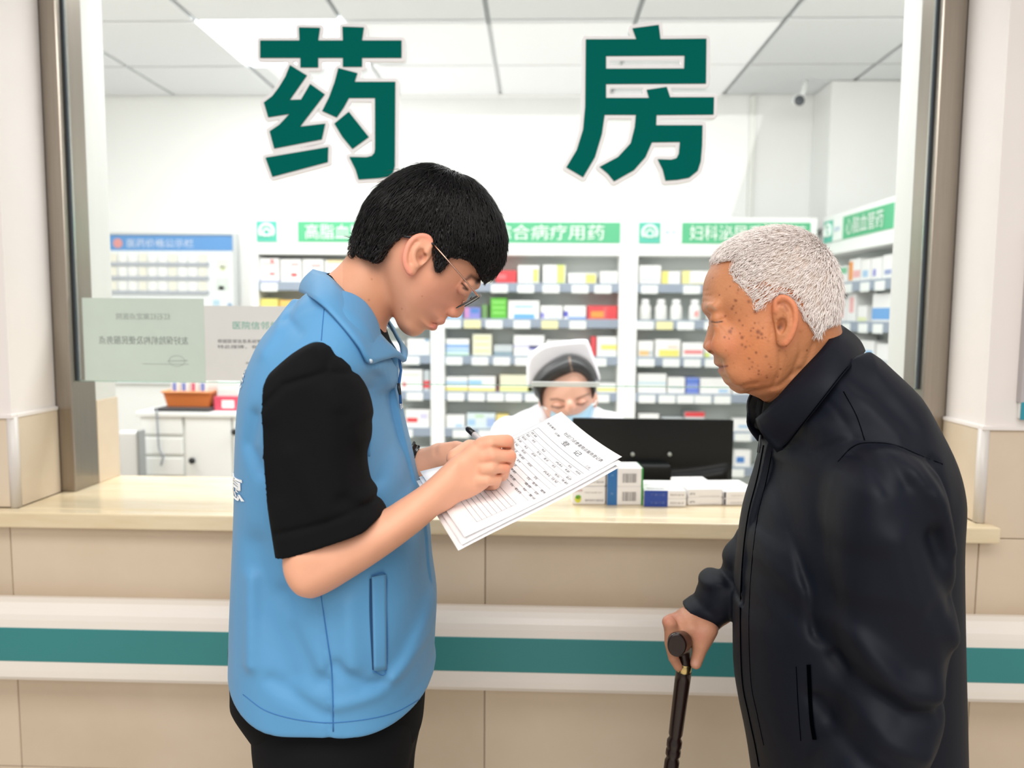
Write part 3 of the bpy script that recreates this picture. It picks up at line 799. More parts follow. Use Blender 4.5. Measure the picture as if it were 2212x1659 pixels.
RIGHT = {
 0: [(1381, 1428, 573, WHT, [(.1, .9, .2, .3, GRY)], 'tall white box at the left end'), (1430, 1470, 586, WHT, [(0, .35, 0, 1, YEL)], 'white box with a yellow end'), (1474, 1540, 585, WHT, [(0, .25, 0, 1, '#f3ea9a'), (.3, 1, 0, .12, YEL)], 'long white box with a yellow end'), (1545, 1600, 588, WHT, [(.2, .8, .4, .6, GRY)], 'white box hidden behind the elderly man forehead')],
 2: [(1378, 1412, 736, WHT, [(.1, .7, .1, .4, '#f0c98c'), (.7, .95, .1, .4, GRY)], 'white box with an orange print'), (1416, 1470, 733, WHT, [(.15, .95, .05, .42, '#eee57c'), (.5, .9, .5, .65, '#f5d9c8')], 'white box with a broad yellow stripe'), (1474, 1520, 740, WHT, [(.1, .95, .25, .5, '#ee8f90')], 'white box with a red stripe beside the elderly man nose'), (1523, 1560, 745, WHT, [(0, .3, 0, .4, LIM)], 'white box with a lime corner behind the elderly man nose')],
 3: [(1378, 1440, 807, WHT, [(0, 1, .45, .6, '#cfe4ea')], 'wide white box with a pale stripe'), (1443, 1480, 815, WHT, [(.1, .9, .3, .45, GRY)], 'plain white box'), (1483, 1510, 816, '#8fa2e0', [(0, 1, .65, .9, '#5f7fd0'), (0, 1, .1, .3, '#6f86d4')], 'blue banded box'), (1513, 1580, 817, WHT, [(.6, .9, .1, .3, LBL)], 'long white box by the elderly man chin'), (1583, 1630, 820, WHT, [(.2, .8, .2, .4, LBL)], 'white box by the elderly man collar')],
 4: [(1380, 1424, 894, WHT, [(.1, .9, .3, .5, '#d9d6ee')], 'white box just above the black monitor'), (1430, 1476, 902, GRY, [(.1, .9, .5, .8, WHT)], 'grey box behind the black monitor'), (1480, 1522, 890, GRY, [(0, 1, .75, 1, RED)], 'grey box with a red top edge above the black monitor'), (1585, 1622, 905, WHT, [(.3, .9, .3, .5, LBL)], 'white box right of the black monitor')],
 5: [(1588, 1622, 972, WHT, [(.1, .6, .25, .6, BLU)], 'white box with a blue mark right of the black monitor')],
}
rown = ['top shelf', 'second shelf', 'third shelf', 'fourth shelf', 'fifth shelf', 'lowest shelf']
def stock(bay, cabname, lim):
    for r, items in bay.items():
        for (a, b, top, base, bands, words) in items:
            z0 = ROWZ[r] + 0.0005; y0 = YF + 0.02
            xa, xb_ = max(W(a, top, y0)[0], lim[0] + 0.004), min(W(b, top, y0)[0], lim[1] - 0.004); z1 = W(a, top, y0)[2]
            pack('%s, %s, %s' % (words, rown[r], cabname), xa, xb_, z0, max(z1, z0 + 0.03), y0, 0.11, base, bands, 'packs on the %s' % cabname)
stock(LEFT, 'left cabinet', xb[0]); stock(MIDDLE, 'middle cabinet', xb[1]); stock(RIGHT, 'right back cabinet', xb[2])
def lathe_raw(prof, c, n=16):
    V, F = [], []
    for (r, z) in prof:
        for k in range(n): V.append((c[0] + r * math.cos(2 * math.pi * k / n), c[1] + r * math.sin(2 * math.pi * k / n), c[2] + z))
    m = len(prof)
    for i in range(m - 1):
        for k in range(n): F.append((i * n + k, i * n + (k + 1) % n, (i + 1) * n + (k + 1) % n, (i + 1) * n + k))
    F.append(tuple(range(n - 1, -1, -1))); F.append(tuple((m - 1) * n + k for k in range(n)))
    return V, F
ordn = ['first', 'second', 'third', 'fourth', 'fifth']
for i, px in enumerate((1393, 1427, 1460, 1500, 1538)):
    c = (W(px, 690, YF + 0.05)[0], YF + 0.05, ROWZ[1] + 0.0005)
    v, f = lathe_raw([(0.029, 0), (0.031, 0.004), (0.031, 0.066), (0.026, 0.078), (0.019, 0.082), (0.019, 0.084)], c)
    o = link('pill_bottle', raw_mesh(v, f, True), cm('#f3f3ef', 0.35))
    tag(o, '%s white pill bottle from the left on the second shelf behind the elderly man' % ordn[i], 'bottle', 'white pill bottles')
    v, f = lathe_raw([(0.021, 0.084), (0.022, 0.086), (0.022, 0.106), (0.02, 0.108)], c)
    link('cap', raw_mesh(v, f, True), cm('#fbfbfa', 0.4), o)
    if i == 3:
        mb = boxes_mesh([(c[0] - 0.008, c[0] + 0.014, c[1] - 0.0325, c[1] - 0.028, c[2] + 0.02, c[2] + 0.05)], 0.002, 1); link('label_patch', mb, cm('#f2a7a4'), o)
# right-hand cabinet stock, along its length u
RS = {0: [(.12, .3, .085, WHT, [(0, 1, .55, .9, '#7cc79a')], 'white box with a green top'), (.34, .5, .11, WHT, [(0, .35, .1, .9, ORG), (.4, 1, .2, .5, PNK)], 'white box with an orange end'), (.52, .64, .1, WHT, [(.2, .8, .2, .5, LBL)], 'white box with a pale blue print'), (.66, .79, .1, WHT, [(.2, .5, .2, .5, PUR)], 'white box with a violet mark'), (.81, .95, .105, WHT, [(.2, .8, .2, .4, '#9aa7cf')], 'white box nearest the window')],
      1: [(.05, .2, .09, WHT, [(.1, .9, .1, .4, LIM)], 'white box with a lime stripe'), (.22, .31, .11, WHT, [(.0, .6, .2, .95, '#e98a8a')], 'white box with a red stripe'), (.33, .46, .145, WHT, [(.3, .8, .3, .8, PNK)], 'tall white box with pink print'), (.5, .62, .075, WHT, [(0, 1, 0, .3, '#e9efc0')], 'low white box'), (.7, .95, .125, WHT, [(0, 1, .1, .5, '#6fa9e2')], 'large white box with a blue band nearest the window')],
      2: [(.05, .25, .1, WHT, [(.1, .9, .2, .5, LBL)], 'white box by the elderly man nape'), (.3, .48, .13, WHT, [(.0, 1, .1, .9, '#8fd0a6')], 'green banded white box'), (.55, .75, .11, WHT, [(.4, .9, .2, .6, '#8fbfe8')], 'white box with a blue patch'), (.78, .95, .1, WHT, [(.1, .9, .1, .3, GRY)], 'plain white box nearest the window')],
      3: [(.1, .4, .1, WHT, [(.1, .9, .2, .5, GRN)], 'white box behind the elderly man shoulder')]}
for r, items in RS.items():
    for (u0, u1, hh, base, bands, words) in items:
        pack('%s, %s, side wall cabinet' % (words, rown[r]), u0 * Lr, u1 * Lr, ROWZ[r] + 0.0005, ROWZ[r] + hh, 0.02, 0.1, base, bands, 'packs on the right-hand wall cabinet', MR)

# ------------------------------------------------------------------ notice board on the back wall
yb = 4.49
a, b = W(180, 700, yb), W(505, 508, yb)
nb = thing('notice_board', 'white wall board with a blue heading and rows of card pockets, behind the certificates', 'notice board', ((a[0] + b[0]) / 2, yb, a[2]))
link('board', boxes_mesh([(a[0], b[0], yb, 4.518, a[2] - 0.35, b[2])], 0.004), cm('#f3f8f8', 0.4), nb)
link('board_frame', boxes_mesh([(b[0] - 0.004, b[0] + 0.02, yb - 0.012, 4.518, a[2] - 0.35, b[2] + 0.012), (a[0], b[0], yb - 0.012, 4.518, b[2], b[2] + 0.012)], 0.002), cm('#d4d8d8', 0.4), nb)
hz = W(300, 541, yb)[2]
hd = link('heading_panel', boxes_mesh([(a[0], b[0] - 0.006, yb - 0.003, yb + 0.001, hz, b[2] - 0.002)], 0), cm('#5f9bd8', 0.4), nb)
p0, p1 = W(243, 534, yb), W(418, 517, yb)
v, f = text_raw('医药价格公示栏', p1[0] - p0[0] - 0.09, p1[2] - p0[2], plane_map((p0[0] + 0.09, yb - 0.0045, p0[2]), (1, 0, 0), (0, 0, 1)))
link('lettering', raw_mesh(v, f), cm('#dfe9f6'), hd)
v, f = lathe_raw([(0.028, -0.001), (0.028, 0.001)], (0, 0, 0), 14); v = [(p0[0] + 0.035 + q[0], yb - 0.0045 + q[2], p0[2] + 0.023 + q[1]) for q in v]
link('emblem', raw_mesh(v, f), cm('#e09a97'), hd)
for r, (t, btm) in enumerate(((548, 573), (577, 603), (608, 634))):
    z1, z0 = W(300, t, yb)[2], W(300, btm, yb)[2]
    link('pocket_rail', boxes_mesh([(W(236, btm, yb)[0], W(452, btm, yb)[0], yb - 0.012, yb, z0 - 0.004, z0 + 0.018)], 0.001, 1), cm('#b4bac2', 0.3), nb)
    for k in range(10):
        xx = W(238 + k * 21.5, btm, yb)[0]
        link('card', boxes_mesh([(xx, xx + 0.045, yb - 0.008, yb - 0.005, z0, z1)], 0), cm('#fbfbf6' if k % 3 else '#f1efe0', 0.5), nb)
for (u, vv, w, h, c) in ((468, 560, 26, 18, '#eef3e6'), (476, 575, 10, 9, '#dfe6b4'), (466, 600, 28, 26, '#e3efe6'), (472, 618, 12, 8, '#cfe4d0'), (460, 648, 14, 12, '#bfe0ee'), (492, 655, 8, 8, '#8fb0d4')):
    A, B = W(u, vv + h, yb - 0.003), W(u + w, vv, yb - 0.003)
    link('paper_slip', boxes_mesh([(A[0], B[0], yb - 0.003, yb, A[2], B[2])]), cm(c), nb)

# ------------------------------------------------------------------ low white drawer cabinet with basket
yk = 3.05
kx0, kx1 = W(303, 960, yk)[0], W(640, 960, yk)[0]
kz = W(400, 890, yk)[2]
kc = thing('drawer_cabinet', 'low white cabinet with drawers and black knobs behind the counter', 'cabinet', ((kx0 + kx1) / 2, yk + 0.2, 0))
link('body', boxes_mesh([(kx0, kx1, yk + 0.01, yk + 0.45, 0.0, kz - 0.02)], 0.003), m_cab, kc)
link('cabinet_top', boxes_mesh([(kx0 - 0.01, kx1 + 0.01, yk - 0.01, yk + 0.46, kz - 0.02, kz)], 0.003), m_cab, kc)
xd = W(398, 960, yk)[0]
for (t, btm) in ((893, 938), (945, 981), (988, 1026), (1033, 1080)):
    link('drawer', boxes_mesh([(kx0 + 0.006, xd - 0.006, yk - 0.004, yk + 0.012, W(350, btm, yk)[2], W(350, t, yk)[2])], 0.003), m_cab, kc)
for (l, r_, kp) in ((402, 500, (415, 995)), (505, 620, (507, 933))):
    dr = link('cabinet_door', boxes_mesh([(W(l, 960, yk)[0], W(r_, 960, yk)[0], yk - 0.004, yk + 0.012, 0.1, W(350, 896, yk)[2])], 0.003), m_cab, kc)
    p = W(kp[0], kp[1], yk - 0.02); v, f = lathe_raw([(0.006, 0.0), (0.006, 0.012), (0.013, 0.014), (0.013, 0.022), (0.008, 0.026)], (0, 0, 0), 14)
    v = [(p[0] + q[0], yk - 0.004 - q[2], p[2] + q[1]) for q in v]; link('knob', raw_mesh(v, f, True), cm('#2d3131', 0.4), dr)
tr = box('tray', (W(331, 885, yk)[0], W(452, 885, yk)[0], yk + 0.0, yk + 0.3, kz + 0.0005, kz + 0.014), cm('#3f3f42', 0.5), None, 0.004)
tag(tr, 'flat black tray under the orange basket on the drawer cabinet', 'tray')
bx0, bx1 = W(352, 865, yk + 0.05)[0], W(455, 865, yk + 0.05)[0]
bk = thing('basket', 'orange plastic basket of boxes on the drawer cabinet', 'basket', ((bx0 + bx1) / 2, yk + 0.13, kz + 0.015))
zb = kz + 0.0148; zt_ = W(400, 847, yk + 0.05)[2]
bm = bmesh.new()
def ringv(ins, z): return [bm.verts.new(p) for p in ((bx0 + ins, yk + 0.05 + ins, z), (bx1 - ins, yk + 0.05 + ins, z), (bx1 - ins, yk + 0.25 - ins, z), (bx0 + ins, yk + 0.25 - ins, z))]
R1, R2, R3, R4 = ringv(0.012, zb), ringv(0.0, zt_), ringv(0.006, zt_), ringv(0.018, zb + 0.006)
for A, B in ((R1, R2), (R2, R3), (R3, R4)):
    for k in range(4): bm.faces.new((A[k], A[(k + 1) % 4], B[(k + 1) % 4], B[k]))
bm.faces.new(R1[::-1]); bm.faces.new(R4)
link('tub', bm_mesh(bm), cm('#f08a4a', 0.45), bk)
v, f = tube_raw([(bx0 - .002, yk + .048, zt_), (bx1 + .002, yk + .048, zt_), (bx1 + .002, yk + .252, zt_), (bx0 - .002, yk + .252, zt_), (bx0 - .002, yk + .048, zt_)], 0.005, 6); link('rim', raw_mesh(v, f), cm('#f3a56c', 0.45), bk)
for i in range(4):
    xa = bx0 + 0.02 + i * (bx1 - bx0 - 0.04) / 4; xw = (bx1 - bx0 - 0.05) / 4
    pack('%s white box from the left standing in the orange basket' % ordn[i], xa, xa + xw - 0.003, zb + 0.007, W(400, 822, yk + 0.08)[2], yk + 0.08, 0.1, WHT, [(.2, .7, .55, .9, '#7f93d4' if i != 2 else '#cf6f86')], 'white boxes in the orange basket')
rx0, rx1 = W(462, 870, yk + 0.05)[0], W(520, 870, yk + 0.05)[0]
pack('red box with a white label beside the orange basket', rx0, rx1, kz + 0.001, W(480, 857, yk + 0.05)[2], yk + 0.05, 0.1, '#d9546b', [(.3, .75, .2, .75, WHT)])
pack('grey white box lying on the red one by the basket', rx0 + 0.01, rx1 - 0.015, W(480, 857, yk + 0.05)[2] + 0.0005, W(480, 824, yk + 0.05)[2], yk + 0.06, 0.09, '#dfe6e4', [(.1, .9, .4, .6, '#eaf0ee')])
cb = tube('cable', crv([W(338, 884, yk - 0.012), W(341, 930, yk - 0.016), W(344, 970, yk - 0.014), W(352, 985, yk - 0.016), W(348, 1005, yk - 0.012)], 6), 0.0035, cm('#9aa0a6', 0.5))
tag(cb, 'thin grey cable hanging down the drawer cabinet front', 'cable')
ch = box('bin', (W(255, 960, 2.96)[0], W(300, 960, 2.96)[0], 2.96, 3.0, 0.0, W(280, 932, 2.96)[2]), cm('#eef0ef', 0.5), None, 0.01)
tag(ch, 'pale floor bin left of the drawer cabinet behind the counter', 'bin')
link('dark_edge', boxes_mesh([(W(296, 960, 2.96)[0], W(303, 960, 2.96)[0], 2.955, 3.003, 0.02, W(280, 930, 2.96)[2])], 0.003), cm('#9ea1a1', 0.5), ch)

# ------------------------------------------------------------------ security camera
cc = W(1727, 217, 4.2)
sc = thing('security_camera', 'small white security camera under the pharmacy ceiling', 'camera', (cc[0] + 0.03, 4.24, 2.752))
v, f = lathe_raw([(0.001, 0.0), (0.026, 0.0), (0.032, 0.006), (0.034, 0.05), (0.03, 0.075), (0.018, 0.085)], (0, 0, 0), 20)
v = [(cc[0] + q[0] + 0.012 * q[2] / 0.08, 4.2 + q[2], cc[2] + q[1] + q[2] * 0.25) for q in v]; link('housing', raw_mesh(v, f, True), m_cab, sc)
v, f = lathe_raw([(0.0015, -0.006), (0.018, -0.005), (0.027, -0.001), (0.0275, 0.004)], (0, 0, 0), 20); v = [(cc[0] + q[0], 4.199 + q[2], cc[2] + q[1]) for q in v]; link('lens', raw_mesh(v, f, True), cm('#4a4f55', 0.25), sc)
tube('bracket', [(cc[0] + 0.02, 4.25, cc[2] + 0.02), (cc[0] + 0.04, 4.26, cc[2] + 0.07), (cc[0] + 0.045, 4.26, 2.753)], 0.014, m_cab, sc)

# ------------------------------------------------------------------ desk, monitor
dk = thing('desk', 'white pharmacy desk behind the counter under the monitor', 'desk', (0.2, 2.65, 0))
link('desk_top', boxes_mesh([(-0.55, 0.95, 2.215, 2.42, 0.75, 0.775)], 0.003), m_cab, dk)
for x in (-0.53, 0.91): link('desk_leg', boxes_mesh([(x, x + 0.03, 2.22, 2.41, 0.0, 0.75)], 0.002), m_cab, dk)
ym = 2.33
mx0, mx1 = W(1236, 970, ym)[0], W(1583, 970, ym)[0]; mz1 = W(1450, 906, ym)[2]; mz0 = mz1 - 0.315
mo = thing('computer_monitor', 'black computer monitor seen from behind, in front of the nurse', 'monitor', ((mx0 + mx1) / 2, ym + 0.05, 0.776))
m_blk = mat('monitor_plastic', '#0a0d0e', 0.38, spec=0.3)
n = 40; V, F = [], []
def back(u, vv):
    # back shell: flat upper part, a swell below a shallow arc
    arc = 0.46 + 0.10 * (2 * u - 1) ** 2 * (1 if u > 0.5 else 0.2)
    s = 1 / (1 + math.exp(-(arc - vv) / 0.010)); e = min(u, 1 - u) / 0.05; e = min(1, e)
    return -0.020 * s * e
for j in range(n + 1):
    for i in range(n + 1):
        u, vv = i / n, j / n; r = 0.018
        V.append((mx0 + u * (mx1 - mx0), ym + back(u, vv), mz0 + vv * (mz1 - mz0)))
for j in range(n):
    for i in range(n): q = j * (n + 1) + i; F.append((q, q + 1, q + n + 2, q + n + 1))
link('back_shell', raw_mesh(V, F, True), m_blk, mo)
link('bezel', boxes_mesh([(mx0, mx1, ym + 0.0005, ym + 0.022, mz0, mz1)], 0.006, 3), m_blk, mo)
link('screen', boxes_mesh([(mx0 + 0.012, mx1 - 0.012, ym + 0.0215, ym + 0.0228, mz0 + 0.02, mz1 - 0.012)]), emit('screen_light', '#dfe8f2', 0.8), mo)
for px in (1367, 1447):
    p = W(px, 982, ym - 0.014); v, f = lathe_raw([(0.001, -0.002), (0.005, -0.002), (0.006, 0.0), (0.006, 0.006)], (0, 0, 0), 12); v = [(p[0] + q[0], ym - 0.0125 + q[2], p[2] + q[1]) for q in v]; link('screw', raw_mesh(v, f, True), cm('#a9aca6', 0.3), mo)
sx0, sx1 = W(1360, 1015, ym - 0.03)[0], W(1448, 1015, ym - 0.03)[0]; sz1 = W(1400, 1000, ym - 0.03)[2]
link('stand_arm', boxes_mesh([(sx0, sx1, ym - 0.055, ym - 0.008, 0.785, sz1)], 0.01, 3), m_blk, mo)
link('stand_foot', boxes_mesh([(sx0 - 0.05, sx1 + 0.05, ym - 0.075, ym + 0.13, 0.776, 0.787)], 0.004, 2), m_blk, mo)

# ------------------------------------------------------------------ packs on the counter
m_card = mat('carton_white', '#f1efee', 0.4)
def carton(label, a, b, h, dep, zbase, skew=0.0, base=m_card, decor=(), group='medicine packs on the counter'):
    """a, b: front bottom corners (x, y) on the counter; decor items drawn on front/top by callbacks"""
    A, B = Vector((a[0], a[1], zbase)), Vector((b[0], b[1], zbase)); ux = (B - A).normalized(); uy = Vector((-ux.y, ux.x, 0)); w = (B - A).length
    bm = bmesh.new(); r = bmesh.ops.create_cube(bm, size=1)
    for v in r['verts']: v.co = A + ux * ((v.co.x + .5) * w) + uy * ((v.co.y + .5) * dep) + Vector((0, 0, (v.co.z + .5) * h))
    bmesh.ops.bevel(bm, geom=bm.edges[:], offset=0.0018, segments=2, affect='EDGES')
    o = link('medicine_box', bm_mesh(bm), base); tag(o, label, 'medicine box', group)
    front = lambda u, v: tuple(A + ux * u * w - uy * 0.0004 + Vector((0, 0, v * h)))
    top = lambda u, v: tuple(A + ux * u * w + uy * v * dep + Vector((0, 0, h + 0.0004)))
    right = lambda u, v: tuple(B + uy * u * dep + ux * 0.0004 + Vector((0, 0, v * h)))
    groups = {}
    for d in decor:
        fn = {'f': front, 't': top, 'r': right}[d[0]]
        if d[1] == 'rect': v, f = rect_raw(d[2], d[3], d[4], d[5], fn); key = ('printed_panel', d[6])
        elif d[1] == 'text': v, f = text_raw(d[7], d[3] - d[2], d[5] - d[4], fn, 2, d[2], d[4]); key = ('lettering', d[6])
        elif d[1] == 'bar':
            P = []; u = d[2]; rr = random.Random(3)
            while u < d[3]:
                k = rr.choice((.006, .010, .016)); P.append(rect_raw(u, min(u + k, d[3]), d[4], d[5], fn)); u += k + rr.choice((.006, .010, .014))
            v, f = join_raw(P); key = ('barcode', d[6])
        elif d[1] == 'disc':
            v = [fn(d[2] + d[3] * math.cos(t), d[4] + d[5] * math.sin(t)) for t in np.linspace(0, 2 * math.pi, 20)[:-1]]; f = [tuple(range(19))]; key = ('emblem', d[6])
        groups.setdefault(key, []).append((v, f))
    for (nm, c), ps in groups.items():
        off = {'printed_panel': 0.0, 'emblem': 0.0004}.get(nm, 0.0003)
        V, F = join_raw(ps)
        link(nm, raw_mesh(V, F), cm(c), o)
    return o
def cpt(px, py): p = Wz(px, py, ZC + 0.0005); return (p[0], p[1])
INK = '#6a6a6e'
zz = ZC + 0.0005
def stack(n, mk):
    global zz
hA = W(1270, 1050, cpt(1270, 1089)[1])[2] - ZC
pa, pb = cpt(1237, 1090), cpt(1307, 1090)
for k, (nm, em) in enumerate((('lower', (GRN, '#d8d94a', '#3f9f8f')), ('upper', ('#7aa0c8', '#d8d94a', '#e4dc4c')))):
    carton('%s white box with a round coloured emblem at the left of the counter stack' % nm, pa, pb, hA * 0.98, 0.06, zz + k * hA, decor=[('f', 'text', .05, .3, .72, .86, '#b06060', '速效胶'), ('f', 'disc', .16, .1, .3, .2, em[1]), ('f', 'disc', .17, .09, .42, .12, em[0]), ('f', 'text', .36, .92, .62, .72, '#b9b4b2', '阿莫西林胶囊分散片'), ('f', 'text', .38, .95, .18, .3, INK, '国药准字口服溶液'), ('t', 'text', .1, .9, .3, .5, '#c8c8cc', '阿莫西林胶囊')])
pa, pb = cpt(1311, 1091), cpt(1388, 1091)
for k, nm in enumerate(('lower', 'upper')):
    carton('%s blue, white and green box with a barcode in the counter stack' % nm, pa, pb, hA, 0.085, zz + k * hA, decor=[('f', 'rect', 0, .28, 0, 1, '#2f6fae'), ('f', 'rect', .95, 1, 0, 1, '#3a9a4a'), ('r', 'rect', 0, 1, 0, 1, '#3a9a4a'), ('f', 'bar', .42, .82, .22, .72, '#8a8687'), ('t', 'rect', 0, .28, 0, 1, '#7ba6dc'), ('t', 'text', .4, .8, .6, .7, '#c9d0d8', '用法用量'), ('t', 'text', .65, .9, .15, .25, '#8fc0d0', '说明书'), ('f', 'text', .1, .18, .55, .68, '#9ec0e0', '片')])
pa, pb = cpt(1391, 1094), cpt(1482, 1095)
hB = (W(1430, 1060, cpt(1430, 1094)[1])[2] - ZC) / 2
for k, nm in enumerate(('lower', 'upper')):
    carton('%s flat box with a dark blue left half beside the barcode stack' % nm, pa, pb, hB, 0.125, zz + k * hB, decor=[('f', 'rect', .0, .56, 0, 1, '#2747a0'), ('f', 'text', .15, .5, .3, .65, '#8a9bdc', '胶囊分散'), ('f', 'text', .62, .95, .35, .6, '#a89f9c', '国药准字'), ('t', 'text', .1, .6, .1, .25, '#6a6e76', '阿托伐他汀'), ('t', 'text', .1, .9, .5, .58, '#9499a1', '规格每盒十二片'), ('t', 'text', .1, .9, .75, .82, '#9499a1', '遮光密封保存')])
pa, pb = cpt(1486, 1092), cpt(1560, 1091)
hC = (W(1520, 1056, cpt(1520, 1090)[1])[2] - ZC) / 2
for k, nm in enumerate(('lower', 'upper')):
    carton('%s plain white flat pack in the stack below the right end of the monitor' % nm, pa, pb, hC, 0.155, zz + k * hC, decor=[('f', 'text', .05, .2, .3, .6, '#7d7a80', '药'), ('f', 'text', .3, .9, .1, .2, '#b8b2b4', '注意事项请遵医嘱'), ('t', 'text', .1, .9, .15, .22, '#777c84', '每日三次饭后服用'), ('t', 'text', .2, .9, .4, .47, '#8b9098', '请置于阴凉干燥处'), ('t', 'text', .5, .9, .8, .9, '#8a8f96', '处方')])
pa, pb = cpt(1563, 1092), cpt(1640, 1091)
for k, nm in enumerate(('lower', 'upper')):
    carton('%s white flat pack partly hidden by the elderly man jacket' % nm, pa, pb, hC * 0.86, 0.14, zz + k * hC * 0.86, decor=[('f', 'rect', 0, .06, .1, .95, '#5a5a68'), ('t', 'text', .1, .9, .2, .3, '#7482a4', '请遵医嘱使用'), ('f', 'text', .2, .9, .3, .5, '#c9c4c6', '国药准字')])
pa, pb = cpt(1128, 1090), cpt(1165, 1088)
zc0 = Vector((pa[0], pa[1], ZC))
card = box('price_stand', (pa[0] + 0.004, pb[0], pa[1] + 0.02, pa[1] + 0.022, ZC + 0.0005, ZC + 0.04), clear('clear_plastic', (0.97, 0.97, 0.97), 0.08, 0.25))
tag(card, 'small clear plastic stand on the counter behind the paper form', 'stand')
v, f = lathe_raw([(0.012, 0), (0.0125, 0.004), (0.010, 0.010), (0.004, 0.013)], (W(1133, 1092, pa[1])[0], pa[1], ZC + 0.0005), 16)
st = link('ink_pad', raw_mesh(v, f, True), cm('#7a2f3c', 0.4)); tag(st, 'small dark red round pad on the counter edge behind the paper form', 'pad')

# sign at the right edge of the picture
ys = 1.785
a, b = W(2205, 905, ys), W(2260, 560, ys)
wsg = thing('wall_sign', 'white wall sign with a teal lower band at the far right edge of the wall', 'sign', (a[0] + 0.05, ys, a[2]))
link('sign_board', boxes_mesh([(a[0], a[0] + 0.32, ys, 1.8, a[2], a[2] + 0.42)], 0.002), m_cab, wsg)
link('sign_frame', boxes_mesh([(a[0] - 0.004, a[0] + 0.004, ys - 0.004, 1.8, W(2205, 870, ys)[2], a[2] + 0.42)], 0.001), cm('#b9b3b5', 0.4), wsg)
link('teal_band', boxes_mesh([(a[0] - 0.003, a[0] + 0.32, ys - 0.005, ys, a[2] - 0.002, W(2205, 868, ys)[2])], 0.002), cm('#2f93a6', 0.35), wsg)
# ------------------------------------------------------------------ people: shared helpers
def largest(V, Q):
    """the largest connected piece of a surface"""
    lab = np.arange(len(V))
    for it in range(400):
        m = lab[Q].min(1); new = lab.copy()
        for k in range(4): np.minimum.at(new, Q[:, k], m)
        new = new[new]
        if (new == lab).all(): break
        lab = new
    u, c = np.unique(lab, return_counts=True); keep = lab == u[np.argmax(c)]
    idx = np.cumsum(keep) - 1; q = Q[keep[Q[:, 0]]]
    return V[keep], idx[q]
def pw(pts): return [W(*p) for p in pts]
def ridge2d(g, px, yp, r, amp, y0=-9, y1=1.2):
    """raise or groove cloth along a line seen from the side, on the half y0 < Y < y1"""
    P = np.array([W(a, b, yp)[[0, 2]] for a, b in px])
    sl, G = g.blk((P[:, 0].min() - 2.6 * r, max(y0, g.lo[1]), P[:, 1].min() - 2.6 * r), (P[:, 0].max() + 2.6 * r, min(y1, g.ax[1][-1]), P[:, 1].max() + 2.6 * r))
    if sl is None: return
    x, z = G[0][:, 0, 0][:, None], G[2][0, 0, :][None, :]; d = None
    n = len(P)
    for i in range(n - 1):
        ex, ez = P[i + 1] - P[i]; L2 = ex * ex + ez * ez + 1e-12
        t = np.clip(((x - P[i, 0]) * ex + (z - P[i, 1]) * ez) / L2, 0, 1)
        q = (x - P[i, 0] - ex * t) ** 2 + (z - P[i, 1] - ez * t) ** 2
        d = q if d is None else np.minimum(d, q)
    g.f[sl] -= (amp * np.exp(-d / r ** 2))[:, None, :].astype(np.float32)

def cast(g, px, py, y0=0.8, y1=1.7, miss=1.2):
    """first point of a modelled surface met by the line of sight"""
    ys = np.arange(y0, y1, 0.0015); P = np.array([W(px, py, y) for y in ys])
    ok = np.all((P >= g.lo) & (P <= np.array([a[-1] for a in g.ax])), axis=1)
    if not ok.any(): return W(px, py, miss)
    P, ys = P[ok], ys[ok]; f = g.interp(P); k = np.argmax(f < 0)
    if not (f < 0).any(): return W(px, py, miss)
    if k == 0: return P[0]
    t = f[k - 1] / (f[k - 1] - f[k]); return P[k - 1] * (1 - t) + P[k] * t

def px_of(V):
    q = V - CAM; z = q @ FWD
    return CX + FPX * (q @ RGT) / z, CY - FPX * (q @ UPV) / z

def blob(C, V, X, Y, px, py, r, col, amt, side=1.2, soft=2.0, rx=None):
    """a patch of skin colour or painted shade round a point of the near side"""
    d = ((X - px) / (rx or r)) ** 2 + ((Y - py) / r) ** 2
    w = amt * np.exp(-d ** (soft / 2)) * (V[:, 1] < side)
    C += (np.array(lin(col))[None, :] - C) * w[:, None]
def stroke(C, V, X, Y, pts, r, col, amt, side=1.2):
    P = np.array(pts, float); d = None
    for i in range(len(P) - 1):
        e = P[i + 1] - P[i]; t = np.clip(((X - P[i, 0]) * e[0] + (Y - P[i, 1]) * e[1]) / (e @ e), 0, 1)
        q = (X - P[i, 0] - e[0] * t) ** 2 + (Y - P[i, 1] - e[1] * t) ** 2; d = q if d is None else np.minimum(d, q)
    w = amt * np.exp(-d / r ** 2) * (V[:, 1] < side)
    C += (np.array(lin(col))[None, :] - C) * w[:, None]

def sheet(name, rows, thick, m, parent, smooth=True, off=0):
    """a cloth strip through a grid of points"""
    n, k = len(rows), len(rows[0]); V = [tuple(p) for r in rows for p in r]
    F = [(i * k + j, i * k + j + 1, (i + 1) * k + j + 1, (i + 1) * k + j) for i in range(n - 1) for j in range(k - 1)]
    o = link(name, raw_mesh(V, F, smooth), m, parent)
    s = o.modifiers.new('thickness', 'SOLIDIFY'); s.thickness = thick; s.offset = off
    return o
def on_cloth(g, quad, nu, nv, lift):
    """grid of points on a surface inside a four-cornered patch given as seen in the photograph"""
    q = np.array(quad, float); rows = []
    for j in range(nv + 1):
        r = []
        for i in range(nu + 1):
            u, v = i / nu, j / nv
            p = (q[0] * (1 - u) + q[1] * u) * (1 - v) + (q[3] * (1 - u) + q[2] * u) * v
            w = cast(g, p[0], p[1]); d = CAM - w; r.append(w + d / np.linalg.norm(d) * lift)
        rows.append(r)
    return rows

